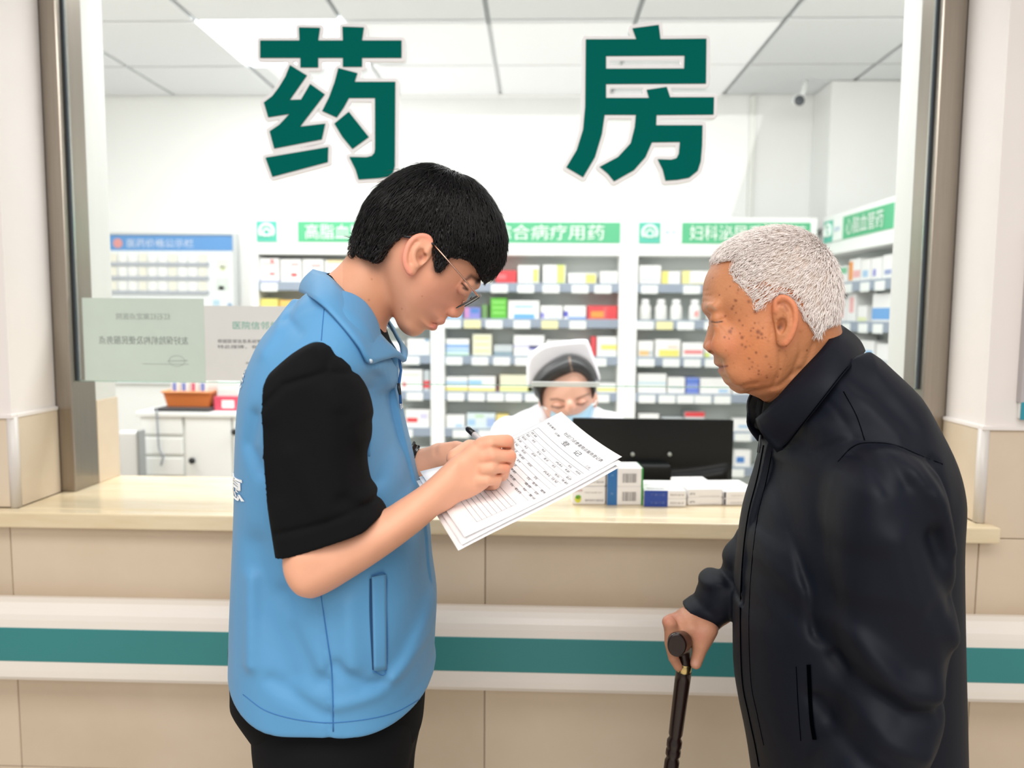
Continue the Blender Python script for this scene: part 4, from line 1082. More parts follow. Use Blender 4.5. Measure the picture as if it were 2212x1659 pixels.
m_skin_y = mat('skin_young', '#e8a67f', 0.5, spec=0.35, attr=True, noise=0.05, nscale=30, sss=0.08)
m_skin_o = mat('skin_old', '#c98457', 0.48, spec=0.35, attr=True, noise=0.10, nscale=45, sss=0.06, bump=0.25, bscale=260)
m_hair_b = mat('hair_black', '#0c0b0c', 0.42, spec=0.35)
m_hair_w = mat('hair_white', '#f2e9e4', 0.65, spec=0.25)
m_scalp_w = mat('hair_base_white', '#e3d2c7', 0.8)
m_vest = mat('vest_blue', '#5794c2', 0.55, spec=0.3, noise=0.05, nscale=9, sheen=0.1)
m_vest_d = mat('vest_seam', '#2f6aa5', 0.7)
m_black = mat('shirt_black', '#0d0e10', 0.9, spec=0.15, bump=0.2, bscale=700)
m_trous = mat('trousers_black', '#121214', 0.9, spec=0.15)
m_jacket = mat('jacket_navy', '#0a0f1b', 0.6, spec=0.22, bump=0.08, bscale=900)
m_jseam = mat('jacket_seam', '#020305', 0.9, spec=0.0)

# ------------------------------------------------------------------ paper form (before the hands that hold it)
C1, C2, C3 = W(1343.7, 986.6, 1.13), W(1212.6, 889, 1.31), W(1003.5, 1160, 0.985)
C4 = C2 + C3 - C1
PN = np.cross(C2 - C1, C3 - C1); PN /= np.linalg.norm(PN)
if PN[1] > 0: PN = -PN
def paper(s, t, lift=0.0):
    """s along the top edge, t down the sheet"""
    p = C2 * (1 - s) * (1 - t) + C1 * s * (1 - t) + C3 * s * t + C4 * (1 - s) * t
    sag = -0.006 * 4 * s * (1 - s) * (1 - 0.7 * t) - 0.004 * math.sin(t * math.pi) + 0.006 * max(0, t - 0.85) / 0.15 * (1 - s)
    return p + PN * (sag + lift)
def paper_y(px, py):
    d = W(px, py, 1.0) - CAM; t = ((C1 - CAM) @ PN) / (d @ PN); return t * d[1]
m_paper = mat('paper_white', '#f3f2f3', 0.7)
def paper_sheet(label, lift, ds, dt, rot):
    pf = []
    ca, sa = math.cos(rot), math.sin(rot)
    n, k = 14, 20
    for j in range(k + 1):
        row = []
        for i in range(n + 1):
            s, t = i / n, j / k
            s2 = 0.5 + (s - 0.5) * ca - (t - 0.5) * sa * 1.4 + ds; t2 = 0.5 + (t - 0.5) * ca + (s - 0.5) * sa * 0.7 + dt
            row.append(paper(s2, t2, lift - (0.004 * max(0, t - 0.6) ** 2 * 6 if lift < 0 else 0)))
        pf.append(row)
    o = sheet('paper_form', pf, 0.0003, m_paper, None)
    return tag(o, label, 'paper', None)
form = paper_sheet('printed form with ruled lines, topmost sheet in the young man hands', 0.0, 0, 0, 0)
paper_sheet('plain white sheet directly under the printed form', -0.0025, 0.03, 0.022, 0.012)
paper_sheet('lowest white sheet held under the printed form, showing along its lower edge', -0.007, 0.045, 0.045, 0.02)
m_line = mat('print_grey', '#77777d', 0.8); m_pr = mat('print_dark', '#55555b', 0.8)
def pmap(u, v): return tuple(paper(u, 1 - v, 0.0006))
L_ = []
def pline(s0, t0, s1, t1, w=0.0016):
    P = []; n = 8
    dx, dy = (s1 - s0) * 0.21, (t1 - t0) * 0.297; ln = math.hypot(dx, dy); nx, ny = -dy / ln * w / 2 / 0.21 * 0.4, dx / ln * w / 2 / 0.297 * 0.4
    V, F = [], []
    for i in range(n + 1):
        a, b = s0 + (s1 - s0) * i / n, t0 + (t1 - t0) * i / n
        V += [tuple(paper(a + nx, b + ny, 0.0006)), tuple(paper(a - nx, b - ny, 0.0006))]
    F = [(2 * i, 2 * i + 1, 2 * i + 3, 2 * i + 2) for i in range(n)]
    L_.append((V, F))
for t in (0.205, 0.245): pline(0.06, t, 0.95, t)
for t in np.linspace(0.28, 0.60, 10): pline(0.06, t, 0.93, t, 0.0011)
pline(0.06, 0.205, 0.06, 0.60); 
for t in np.linspace(0.665, 0.90, 9): pline(0.07, t, 0.90, t, 0.0013)
pline(0.90, 0.665, 0.90, 0.90, 0.0011); pline(0.07, 0.665, 0.07, 0.90)
V, F = join_raw(L_); link('ruled_lines', raw_mesh(V, F), m_line, form)
T_ = [text_raw('社区门诊患者陪诊服务登记表', 0.62, 0.026, pmap, 2, 0.30, 0.885), text_raw('登', 0.09, 0.038, pmap, 2, 0.40, 0.825), text_raw('记', 0.09, 0.038, pmap, 2, 0.60, 0.825), text_raw('姓名编号', 0.14, 0.018, pmap, 2, 0.06, 0.86), text_raw('日期', 0.07, 0.016, pmap, 2, 0.24, 0.845), text_raw('三月', 0.06, 0.016, pmap, 2, 0.86, 0.80)]
rr = random.Random(5); words_ = ['姓名', '性别', '年龄', '电话', '住址', '症状', '内科', '复诊', '医师', '取药', '缴费', '检查']
for r, t in enumerate(np.linspace(0.245, 0.585, 11)):
    u = 0.075
    while u < 0.88:
        w = rr.choice((0.05, 0.07, 0.10)); 
        if rr.random() < 0.62: T_.append(text_raw(rr.choice(words_), w, 0.016, pmap, 1, u, 1 - t - 0.024))
        u += w + rr.uniform(0.03, 0.09)
V, F = join_raw(T_); link('printed_text', raw_mesh(V, F), m_pr, form)

# ------------------------------------------------------------------ young man
YM = 1.2
man = thing('person', 'young man in a light blue vest over a black T-shirt, writing on a form', 'person', (W(720, 1600, 1.2)[0], 1.2, 0.0))
h = 0.0015
G = Grid((-0.335, 0.90, 1.10), (0.045, 1.47, 1.735), h)
HEAD = [(894,727),(910,721),(919,712.5),(932,713),(942,706),(938,699.5),(957,698),(963,690),(972,680),(984,686.5),(995,683),(1003,669),(1004,660),(1010,646),(1016,634),(1024,624),(1034,613),(1050,585),(1064,552),(1070,515),(1066,478),(1048,440),(1020,409),(985,388),(945,375),(905,374),(872,386),(840,406),(816,430),(798,462),(787,495),(782,525),(790,560),(815,600),(836,640),(848,672),(860,704),(876,721)]
HEADs = smooth_poly(HEAD, 4)
def xz(px, py, y=YM): return W(px, py, y)[[0, 2]]
wl = [(*xz(1006, 668), 0.030, -0.045), (*xz(960, 703), 0.036, -0.022), (*xz(920, 652), 0.035, 0.003), (*xz(1020, 590), 0.04, -0.008), (*xz(880, 690), 0.04, -0.004)]
G.put(inflate(contour(HEADs, YM, 0.073, 0.075), YM, 0.073, 0.075, widths=wl, boxy=2.15))
NECK = smooth_poly([(775,500),(752,548),(728,578),(708,600),(680,640),(665,700),(740,770),(815,750),(827,728),(832,705),(842,685),(862,640),(860,560)], 4)
G.put(inflate(contour(NECK, YM, 0.06, 0.06), YM, 0.06, 0.06), 0.014)
# features of the near and the far half of the face
for s in (-1, 1):
    Yo = lambda d: YM + s * d
    G.put(ell(W(1013, 626, Yo(0.040)), (0.010, 0.014, 0.007)), 0.012, 's')
    G.put(ell(W(1003, 624, Yo(0.035)), (0.0105, 0.0115, 0.0105)), 0.005)
    G.put(chain(pw([(1008, 613, Yo(0.046)), (1022, 611, Yo(0.032)), (1028, 616, Yo(0.014))]), 0.005), 0.010)
    G.put(ell(W(979, 675.5, Yo(0.0125)), (0.0085, 0.008, 0.0075)), 0.005)
    G.put(ell(W(981.5, 684, Yo(0.0085)), (0.0042, 0.004, 0.0042)), 0.0015, 's')
    G.put(chain(pw([(943, 699.5, Yo(0.004)), (941, 699, Yo(0.014)), (936, 698, Yo(0.024))]), 0.0013), 0.002, 's')
    G.put(ell(W(949, 694, Yo(0.007)), (0.007, 0.012, 0.0045)), 0.005)
    G.put(ell(W(937, 706.5, Yo(0.007)), (0.005, 0.012, 0.005)), 0.004)
# ears
def ear(g, pts, rim, anti, concha, y0, dydx, near=True):
    ax = np.array([W(p[0], p[1], y0 if near else 1.2)[[0, 2]] for p in smooth_poly(pts, 4)]); c0 = ax.mean(0)
    g.put(inflate(ax, y0, 0.0058, 0.008, tilt=(dydx, 0)), 0.003)
    if near:
        def q(p, d=0.0):
            w = W(p[0], p[1], y0); return W(p[0], p[1], y0 + dydx * (w[0] - c0[0]) - d)
        g.put(ell(q(concha, 0.0085), (0.0085, 0.0115, 0.0125)), 0.002, 's')
        g.put(chain([q(p, 0.007) for p in crv(anti[1], 4)], 0.0042), 0.002, 's')
        g.put(chain([q(p, 0.003) for p in crv(rim, 4)], 0.0036), 0.003)
        g.put(chain([q(p, 0.003) for p in crv(anti[0], 4)], 0.0028), 0.003)
EP = [(934,524),(930,512),(917,506),(901,508),(886,519),(876,537),(871.7,556),(873,574),(880,590),(889,597),(896,594),(903,582),(914,572),(926,560),(932,545)]
ear(G, EP, [(921,545),(931,527),(927,514),(914,509),(900,511.5),(888,521),(879,538),(875,558),(878,576),(886,589)], ([(902,530),(893,545),(894,562),(900,575)], [(900,523),(890,534),(884,552),(885,566)]), (911,554), 1.117, 0.36)
ear(G, EP, None, None, None, 1.281, -0.36, False)
# near arm: forearm, palm, fingers
FA = smooth_poly([(640,1150),(632,1200),(638,1238),(656,1266),(681,1277),(706,1273.5),(760,1247),(830,1206),(900,1158),(955,1113),(992,1082),(1012,1062),(1004,1030),(985,1004),(957,1016),(905,1056),(860,1084),(815,1108),(740,1130),(660,1120)], 4)
FAp = contour(FA, 1.015, 0.04, 0.032)
G.put(inflate(FAp, 1.02, 0.043, 0.034, tilt=(0.36, 0.0), widths=[(*xz(985, 1040, 1.06), 0.07, -0.016)]), 0.0)
PALM = smooth_poly([(938,1052),(958,1017),(985,985),(1012,960),(1041,944.5),(1068,946),(1082,972),(1082,1005),(1070,1034),(1050,1056),(1018,1074),(993,1080),(958,1096)], 4)
G.put(inflate(contour(PALM, 1.07, 0.02, 0.02), 1.068, 0.0185, 0.02, tilt=(0.22, 0.0)), 0.012)
py_ = paper_y
FING = [([(1040,962,1.066),(1060,956,1.066),(1095,954,1.080),(1099,970,1.112),(1092,992,py_(1092,992)-0.014)], (0.0105,0.0105,0.0103,0.0088,0.0072)),
        ([(1045,988,1.060),(1062,984,1.060),(1100,986,1.076),(1098,1001,1.108),(1082,1009,1.135)], (0.0105,0.0105,0.0104,0.009,0.0076)),
        ([(1045,1012,1.058),(1060,1010,1.058),(1088,1011,1.072),(1086,1026,1.100),(1068,1032,1.12)], (0.010,0.010,0.0100,0.0088,0.0074)),
        ([(1035,1036,1.058),(1050,1036,1.058),(1071,1034,1.070),(1068,1046,1.094),(1052,1050,1.108)], (0.009,0.009,0.009,0.008,0.0068)),
        ([(985,990,1.085),(1015,968,1.108),(1050,968,1.140),(1080,988,py_(1086,992)-0.02)], (0.014,0.0125,0.0105,0.008))]
for P, R in FING: G.put(chain(pw(P), R), 0.003)
for q in ([(1068,962),(1084,968),(1098,971)], [(1080,1000),(1090,1000),(1100,1002)], [(1074,1023),(1082,1022),(1092,1022)]): ridge2d(G, q, 1.07, 0.0022, -0.0025, -9, 1.14)
for q in ([(1048,958),(1060,962)], [(1054,985),(1064,986)], [(1052,1010),(1062,1010)]): ridge2d(G, q, 1.06, 0.007, 0.0012, -9, 1.14)
# far arm and hand holding the sheets
G.put(chain(pw([(700,800,1.36),(745,1010,1.40),(770,1120,1.39),(850,1060,1.33),(912,1008,1.275)]), (0.055,0.045,0.042,0.036,0.027)), 0.01)
G.put(chain(pw([(912,1008,1.275),(950,988,1.262),(985,985,1.25)]), (0.026,0.024,0.022)), 0.012)
for P, R in (([(960,975,1.25),(985,968,1.245),(1012,972,1.225)], (0.014,0.012,0.010)), ([(985,980,1.262),(1030,975,1.30),(1066,990,1.28)], 0.009), ([(985,990,1.26),(1030,995,1.285),(1066,1010,1.255)], 0.009), ([(980,1000,1.25),(1020,1015,1.26),(1050,1025,1.23)], 0.0088), ([(970,1008,1.245),(1005,1030,1.235),(1032,1042,1.205)], 0.008)): G.put(chain(pw(P), R), 0.004)
# trunk under the clothes
G.put(chain(pw([(745,680,1.2),(720,800,1.2),(715,1000,1.2)]), (0.05,0.085,0.09)), 0.03)
G.put(chain(pw([(720,840,1.12),(690,900,1.04),(675,1050,1.015),(680,1200,1.005)]), (0.03,0.036,0.038,0.038)), 0.02)
G.put(chain(pw([(720,840,1.12),(720,820,1.2),(700,820,1.36)]), (0.03,0.06,0.045)), 0.02)
V, Q = G.mesh(2)
X, Y = px_of(V); nearf = 1.2
C = np.tile(np.array(lin('#dfa284')), (len(V), 1))
face = (X > 740) & (Y < 740)
C[~face] = lin('#e5aa8c')
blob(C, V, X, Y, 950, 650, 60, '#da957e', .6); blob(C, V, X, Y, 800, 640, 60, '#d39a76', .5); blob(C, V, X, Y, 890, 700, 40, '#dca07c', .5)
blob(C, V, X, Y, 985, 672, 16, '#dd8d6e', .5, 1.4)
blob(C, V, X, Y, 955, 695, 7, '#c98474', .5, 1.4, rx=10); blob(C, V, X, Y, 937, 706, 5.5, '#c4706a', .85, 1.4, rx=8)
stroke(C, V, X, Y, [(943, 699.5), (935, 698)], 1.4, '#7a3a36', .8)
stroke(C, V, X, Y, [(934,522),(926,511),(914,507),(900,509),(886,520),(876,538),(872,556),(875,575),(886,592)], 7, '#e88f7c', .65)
blob(C, V, X, Y, 909, 556, 7, '#8c4a34', .75); blob(C, V, X, Y, 918, 549, 4, '#5a2a1e', .6)  # shade in the ear hollow, painted into the skin colour
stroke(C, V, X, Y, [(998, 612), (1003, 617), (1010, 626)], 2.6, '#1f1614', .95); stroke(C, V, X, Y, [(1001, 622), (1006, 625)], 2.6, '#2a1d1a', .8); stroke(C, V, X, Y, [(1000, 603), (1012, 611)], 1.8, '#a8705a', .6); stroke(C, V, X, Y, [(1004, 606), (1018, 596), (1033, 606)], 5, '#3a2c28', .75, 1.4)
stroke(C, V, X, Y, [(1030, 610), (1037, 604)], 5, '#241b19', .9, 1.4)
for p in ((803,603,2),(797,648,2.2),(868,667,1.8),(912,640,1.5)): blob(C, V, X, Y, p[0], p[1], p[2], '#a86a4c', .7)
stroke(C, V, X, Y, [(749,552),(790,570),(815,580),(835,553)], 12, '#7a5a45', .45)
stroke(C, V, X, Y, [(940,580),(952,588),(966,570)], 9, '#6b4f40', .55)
for p in ((1101,954),(1105,986),(1094,1012),(1048,962),(1055,986)): blob(C, V, X, Y, p[0], p[1], 12, '#e88f74', .5)
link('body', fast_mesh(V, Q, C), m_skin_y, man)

# hair
H_OUT = [(750,551),(758.6,526),(770,483),(789,441),(812.6,409),(841,385.6),(875,367),(909,356),(934,355),(959,361),(993,373),(1027,392),(1052,417),(1074,450),(1088,483.5),(1094.5,517),(1093,551),(1083,580),(1061,603),(1044,616),(1012,690),(900,735),(830,700),(765,610)]
g = Grid((-0.285, 1.10, 1.53), (0.03, 1.30, 1.74), 0.0018)
Hc = contour(smooth_poly(H_OUT, 4), YM, 0.079, 0.076)
g.put(inflate(Hc, YM, 0.0785, 0.076, boxy=2.15))
REG = [(1046,620),(1034,596),(1026,578),(1014,562),(995,556),(973,556),(967,566),(952,586),(943,586),(938,570),(936,545),(934,520),(920,504),(892,505),(872,510),(858,519),(841,537),(824,558),(811,567),(798,562),(785,557),(765,550),(740,552),(700,500),(740,300),(1000,290),(1150,400),(1150,560),(1100,610),(1062,622)]
REGw = np.array([xz(p[0], p[1], 1.128) for p in REG])
g.inter(prism(REGw, 1.0, 1.4)[0], 0.004)
g0 = Grid(g.lo, (0.03, 1.30, 1.74), 0.0018); g0.f = g.f.copy()
xs_, ys_, zs_ = (a for a in g.ax)
N3 = (0.0012 * np.sin(xs_[:, None, None] * 900 + zs_[None, None, :] * 500 + ys_[None, :, None] * 300) + 0.0010 * np.sin(xs_[:, None, None] * 420 - zs_[None, None, :] * 760 + ys_[None, :, None] * 650)).astype(np.float32)
g.f = g.f + N3 + 0.0018
V, Q = g.mesh(1)
crown = W(985, 380, 1.2)
def flow_y(p):
    d = p - crown; d[:, 2] -= 0.015
    fr = np.clip((p[:, 0] - W(1040, 560, 1.2)[0]) / 0.03, 0, 1); d[:, 0] -= fr * 0.05; d[:, 2] -= fr * 0.10
    d /= np.maximum(np.linalg.norm(d, axis=1, keepdims=True), 1e-6)
    X, Y = px_of(p); w = (np.clip((815 - X) / 60, 0, 1) * np.clip((Y - 470) / 50, 0, 1))[:, None]
    d = d * (1 - w) + np.array([0.25, 0.0, -0.97]) * w
    return d / np.maximum(np.linalg.norm(d, axis=1, keepdims=True), 1e-6)
def pick(V, Q, n, keep=None):
    P = V[Q].mean(1)
    if keep is not None: P = P[keep(P)]
    return P[rng.integers(0, len(P), n)]
P = pick(V, Q, 9000, lambda p: p[:, 1] < 1.33)
SV, SF = strands(g0, P, flow_y, lambda p: np.where(px_of(p)[1] > 500, np.where(px_of(p)[0] < 800, 0.010, 0.016), 0.034), 5, 0.00062, 0.0016, 0.16, rng)
P2 = pick(V, Q, 160, lambda p: p[:, 2] > W(960, 400, 1.2)[2]); SV2, SF2 = strands(g0, P2, flow_y, lambda p: np.full(len(p), 0.04), 5, 0.0003, 0.006, 0.3, rng)
VV = np.vstack([V, SV, SV2]); QQ = np.vstack([Q, SF + len(V), SF2 + len(V) + len(SV)])
hair = link('hair', fast_mesh(VV, QQ), m_hair_b, man)

# vest
VEST = [(672,660),(655,645),(630,662),(602,692),(575.5,725),(545,786),(527.7,838),(519,907),(514,994),(512.5,1059),(508,1168),(504,1280),(502,1382),(500,1450),(502,1482),(523,1523.5),(566.6,1558),(624,1578),(682,1585.6),(725,1586.5),(797.5,1578),(855,1564),(907,1538),(933,1503),(942,1469),(936,1448),(939,1367.6),(942,1295.5),(933,1217.5),(927,1137),(905,1037),(883.6,950.6),(868,880),(859,825),(862,780),(850,745),(800,690),(740,650),(700,635)]
vs = smooth_poly(VEST, 3)
WV, RV = 0.205, 0.135
VEc = contour(vs, YM, WV, RV)
# the hem hangs level: cut it with a plane instead of the rounded lower edge
zhem = W(938, 1478, 1.2)[2] + 0.014; zlow = W(720, 1587, 1.015)[2]
kk = [i for i in range(len(vs)) if vs[i][1] >= 1440]
low = np.vstack([[(940 + (y - 1440) * 0.01, y) for y in range(1980, 1440, -28)], vs[kk[-1] + 1:], vs[:kk[0]], [(500, y) for y in range(1468, 1990, 28)]])
VEb = contour(low, YM, WV, RV)
gv = Grid((-0.50, 0.955, 0.86), (-0.05, 1.45, 1.62), 0.003)
gv.put(inflate(VEb, YM, WV, RV, widths=[(*xz(740, 660), 0.07, -0.06), (*xz(860, 800), 0.09, -0.03), (*xz(720, 1150), 0.12, -0.02)], boxy=2.3))
for sg in (-1, 1):
    gv.put(chain([W(735, 690, 1.2 + sg * 0.03), W(722, 735, 1.2 + sg * 0.10), W(700, 800, 1.2 + sg * 0.145), W(680, 900, 1.2 + sg * 0.15)], (0.062, 0.055, 0.05, 0.05)), 0.035)
for pts, r, a in (([(800,800),(835,920),(872,1060)], .010, .006), ([(770,860),(815,960),(850,1090)], .012, -.005), ([(826,860),(862,960),(895,1060)], .008, -.004), ([(850,830),(880,960)], .006, .004), ([(795,880),(806,985),(800,1050)], .012, -.006),
                  ([(610,660),(560,760)], .012, .003), ([(560,900),(545,960),(575,1010)], .012, -.006), ([(590,690),(640,720)], .007, -.003), ([(560,1180),(590,1320),(640,1440)], .022, -.006), ([(620,1280),(670,1380),(705,1450)], .016, -.006), ([(545,1250),(552,1420)], .012, .005), ([(650,1330),(700,1420)], .014, .005),
                  ([(885,1200),(890,1330),(860,1440)], .016, -.004), ([(920,1250),(905,1400),(850,1470)], .012, .004), ([(760,1300),(770,1420)], .014, .004), ([(735,1420),(790,1470),(830,1480)], .010, -.004), ([(600,1450),(680,1500),(715,1520)], .010, -.003), ([(740,1500),(820,1495),(900,1440)], .010, .003), ([(870,1130),(905,1180)], .010, -.004)):
    ridge2d(gv, pts, 1.03, r, a)
ridge2d(gv, [(692,1270),(706,1370),(716,1440),(719,1500),(720,1590)], 1.02, 0.004, -0.0018)
Xg, Yg, Zg = gv.ax[0][:, None, None], gv.ax[1][None, :, None], gv.ax[2][None, None, :]
hemw = (0.003 * np.sin(Xg * 40 + 1.0) + (zlow - zhem) * np.clip((Yg - 1.2) / 0.185, -1.1, 1.1) ** 2 + 0.03 * np.clip((-0.30 - Xg) / 0.13, 0, 1.2) ** 2).astype(np.float32)
gv.f = -smin(-gv.f, -((zhem + hemw) - Zg), 0.005).astype(np.float32)
# neck opening
gv.put(chain(pw([(735,600,1.2),(765,670,1.2),(835,730,1.2)]), (0.075,0.070,0.045)), 0.01, 's')
V, Q = gv.mesh(2)
vest = link('vest', fast_mesh(V, Q), m_vest, man)
# seams, hem stitching, pocket
def seam(name, g, pts, rad, m, parent, lift=0.0, n=6):
    P = []
    for p in crv([(a, b, 0) for a, b in pts], n): w = cast(g, p[0], p[1]); d = CAM - w; P.append(w + d / np.linalg.norm(d) * lift)
    return tube(name, P, rad, m, parent, 6)
seam('side_seam', gv, [(692,1272),(706,1370),(716,1440),(719,1500),(720,1580)], 0.0011, m_vest_d, vest, -0.0002)
seam('hem_stitching', gv, [(525,1500),(570,1533),(624,1551),(682,1560),(725,1561),(797,1553),(855,1538),(907,1510)], 0.0007, m_vest_d, vest, 0.0)
seam('shoulder_seam', gv, [(700,668),(697,700),(694,736)], 0.0007, m_vest_d, vest, 0.0)
welt = sheet('pocket_welt', on_cloth(gv, [(803,1246),(833,1241),(834,1446),(808,1449)], 5, 16, 0.003), 0.003, m_vest, vest)
sl = [p for p in crv([(800,1250,0),(800,1330,0),(806,1447,0)], 6)]
V_, F_ = [], []
for i, p in enumerate(sl):
    wdt = 6.5 * math.sin(math.pi * (i + .6) / (len(sl) + .2)) + 1.5
    for q in (p[0] - 1.5, p[0] + wdt): w = cast(gv, q, p[1]); d = CAM - w; V_.append(tuple(w + d / np.linalg.norm(d) * 0.0012))
F_ = [(2 * i, 2 * i + 1, 2 * i + 3, 2 * i + 2) for i in range(len(sl) - 1)]
link('pocket_slit', raw_mesh(V_, F_), mat('pocket_dark', '#16426b', 0.9), vest)
seam('pocket_stitching', gv, [(803,1244),(833,1240),(835,1300),(835,1447),(806,1451)], 0.0008, m_vest_d, vest, 0.003)
arm_rim = [(574,1000),(568,930),(567,870),(576,832),(592,808),(620,777),(655,749),(692,739),(737,779),(775,827),(796,873),(803,920),(797,985)]
seam('armhole_binding', gv, arm_rim, 0.0022, m_vest, vest, 0.0005)
# collar
up_n = [(864,774,1.2),(846,751,1.168),(827,731,1.152),(797,694,1.135),(758,647,1.127),(728,614,1.137),(706,594,1.160),(680,583,1.2)]
lo_n = [(866,781,1.2),(852,771,1.158),(824,779,0),(796,786,0),(779,755,0),(749,716,0),(706,668,0),(676,645,0),(650,630,1.2)]
up_n = [np.array(W(*p)) for p in up_n]
lo_w = []
for p in lo_n:
    if p[2]: lo_w.append(np.array(W(*p)))
    else:
        w = cast(gv, p[0], p[1], miss=1.13); w = W(p[0], p[1], max(w[1], 1.055) - 0.007); lo_w.append(np.array(w))
U = crv(up_n, 8); Lw = crv(lo_w, 8)
def resample(P, n):
    d = np.concatenate([[0], np.cumsum(np.linalg.norm(np.diff(P, axis=0), axis=1))]); t = np.linspace(0, d[-1], n)
    return np.column_stack([np.interp(t, d, P[:, k]) for k in range(3)])
U, Lw = resample(U, 40), resample(Lw, 40)
mir = lambda P: np.column_stack([P[:, 0], 2 * YM - P[:, 1], P[:, 2]])
U2 = np.vstack([U, mir(U)[::-1][1:]]); L2 = np.vstack([Lw, mir(Lw)[::-1][1:]])
rows = []
for j in range(7):
    t = j / 6; P = U2 * (1 - t) + L2 * t; bul = 0.006 * math.sin(math.pi * t) + 0.002
    out = P - np.array([*xz(760, 690), 0])[[0, 2, 1]] * 0 - np.array([W(760, 690, 1.2)]); out[:, 2] = 0.3 * np.abs(out[:, 1]); out /= np.linalg.norm(out, axis=1, keepdims=True)
    rows.append(P + out * bul)
sheet('collar', rows, 0.0035, m_vest, vest)
seam_p = [tuple(p) for p in (Lw[8:30] * 0.86 + U[8:30] * 0.14 + np.array([0, -0.0065, 0.001]))]
tube('collar_stitching', seam_p, 0.0006, m_vest_d, vest, 5)
pz = W(862, 800, 1.19); V, F = tube_raw(pw([(862.5,775,1.2),(866,800,1.2),(862,830,1.2),(866,872,1.2)]), 0.0022, 8); link('zip', raw_mesh(V, F, True), m_vest_d, vest)
V, F = tube_raw(pw([(861,828,1.196),(862,840,1.194),(864,852,1.196)]), (0.0022, 0.003, 0.0022), 8); link('zip_pull', raw_mesh(V, F, True), cm('#2b2f33', 0.3), vest)
v, f = lathe_raw([(0.0005, -0.002), (0.003, -0.001), (0.0035, 0.001)], (0, 0, 0), 12); p = cast(gv, 800, 781) ; p = W(800, 780, p[1] - 0.013); v = [(p[0] + q[0], p[1] + q[2], p[2] + q[1]) for q in v]; link('snap_button', raw_mesh(v, f, True), cm('#b9c6d2', 0.25), vest)
# lettering on the back and the chest, laid on the cloth
def back_text(s, y0, y1, z0, z1, sgn, name):
    """sgn -1: on the back (faces -x), +1: on the chest"""
    v, f, w = glyphs(s, 3, 0.018); hh = v[:, 1].max(); P = []
    for a, b in v:
        yy = y0 + (y1 - y0) * a / w; z = z0 + (z1 - z0) * b / hh
        xs = np.arange(gv.lo[0], gv.ax[0][-1], 0.002); xs = xs if sgn < 0 else xs[::-1]
        pts = np.column_stack([xs, np.full(len(xs), yy), np.full(len(xs), z)]); ff = gv.interp(pts); k = int(np.argmax(ff < 0)); k = max(k, 1)
        t = ff[k - 1] / (ff[k - 1] - ff[k]) if ff[k] < 0 else 0
        P.append((xs[k - 1] + (xs[k] - xs[k - 1]) * t, yy, z))
    P = np.array(P); P = P + gv.grad(P) * 0.0015
    link(name, raw_mesh(P, f), cm('#f4f7fa'), vest)
back_text('志愿', 1.155, 1.030, W(515, 1064, 1.1)[2], W(515, 1014, 1.1)[2], -1, 'back_lettering')
back_text('医院', 1.165, 1.062, W(530, 835, 1.12)[2], W(530, 796, 1.12)[2], -1, 'back_lettering')
back_text('志愿服务', 1.212, 1.27, W(868, 888, 1.2)[2], W(868, 866, 1.2)[2], 1, 'chest_lettering')

# T-shirt: near sleeve, far sleeve, hem, neck ring; trousers, shoes
SLV = smooth_poly([(692.7,738),(740,777),(779.5,825),(797,872.5),(800,930),(793,985),(801,1037.5),(812,1063.5),(826,1098),(842,1140),(830,1190),(760,1255),(690,1290),(630,1290),(608,1240),(597,1167.6),(580,1059),(562.5,985),(556,907),(558,855),(580,816),(614.5,781),(653.6,751)], 3)
gs = Grid((-0.345, 0.93, 1.16), (-0.12, 1.13, 1.56), 0.0025)
gs.put(inflate(contour(SLV, 1.01, 0.062, 0.05), 1.012, 0.064, 0.05, tilt=(0.15, 0.0), boxy=2.4))
# open the cuff
cutP = np.array([xz(p[0], p[1], 0.965) for p in [(560,1222),(604,1205),(697,1179.5),(784,1153),(822,1121),(850,1090),(900,1100),(900,1300),(560,1300)]])
gs.put(prism(cutP, 0.8, 1.3), 0.001, 's')
for pts, r, a in (([(600,1150),(700,1128),(800,1095)], .004, -.0025), ([(700,745),(700,800)], .004, -.002), ([(560,890),(620,830),(700,806),(745,812),(790,850)], .004, -.003), ([(775,930),(800,1030),(815,1075)], .008, -.004), ([(740,1080),(780,1110)], .008, -.004), ([(720,840),(780,960)], .012, .003), ([(590,930),(600,1060)], .014, -.003), ([(640,980),(700,1100)], .014, .003), ([(740,900),(765,1060)], .010, -.003)):
    ridge2d(gs, pts, 0.96, r, a)
inner = inflate(contour(smooth_poly([(640,1150),(630,1210),(640,1290),(700,1320),(790,1260),(815,1150),(760,1120)], 3), 1.0, 0.05, 0.04), 1.012, 0.05, 0.04)
gs.put(inner, 0.002, 's')
V, Q = gs.mesh(2)
shirt = link('t_shirt', fast_mesh(V, Q), m_black, man)
HEM = [(515,1400),(498,1484),(499,1510),(519,1537),(527,1566),(546,1594),(600,1622),(700,1643),(740,1646),(800,1640),(880,1615),(922,1585),(929,1535),(930,1490),(920,1400)]
zs1 = W(925, 1575, 1.2)[2]; zs2 = W(720, 1648, 1.02)[2]
gh = Grid((-0.50, 0.97, 0.76), (-0.04, 1.43, 1.03), 0.004)
hp = contour(smooth_poly([(530,1300),(508,1440),(503,1490),(522,1545),(548,1594),(572,1630),(580,1760),(590,1900),(890,1900),(896,1760),(903,1640),(912,1560),(918,1480),(916,1440),(900,1300),(720,1250)], 3), YM, 0.168, 0.12)
gh.put(inflate(hp, YM, 0.168, 0.12, boxy=2.3))
Zg = gh.ax[2][None, None, :]; Xg = gh.ax[0][:, None, None]
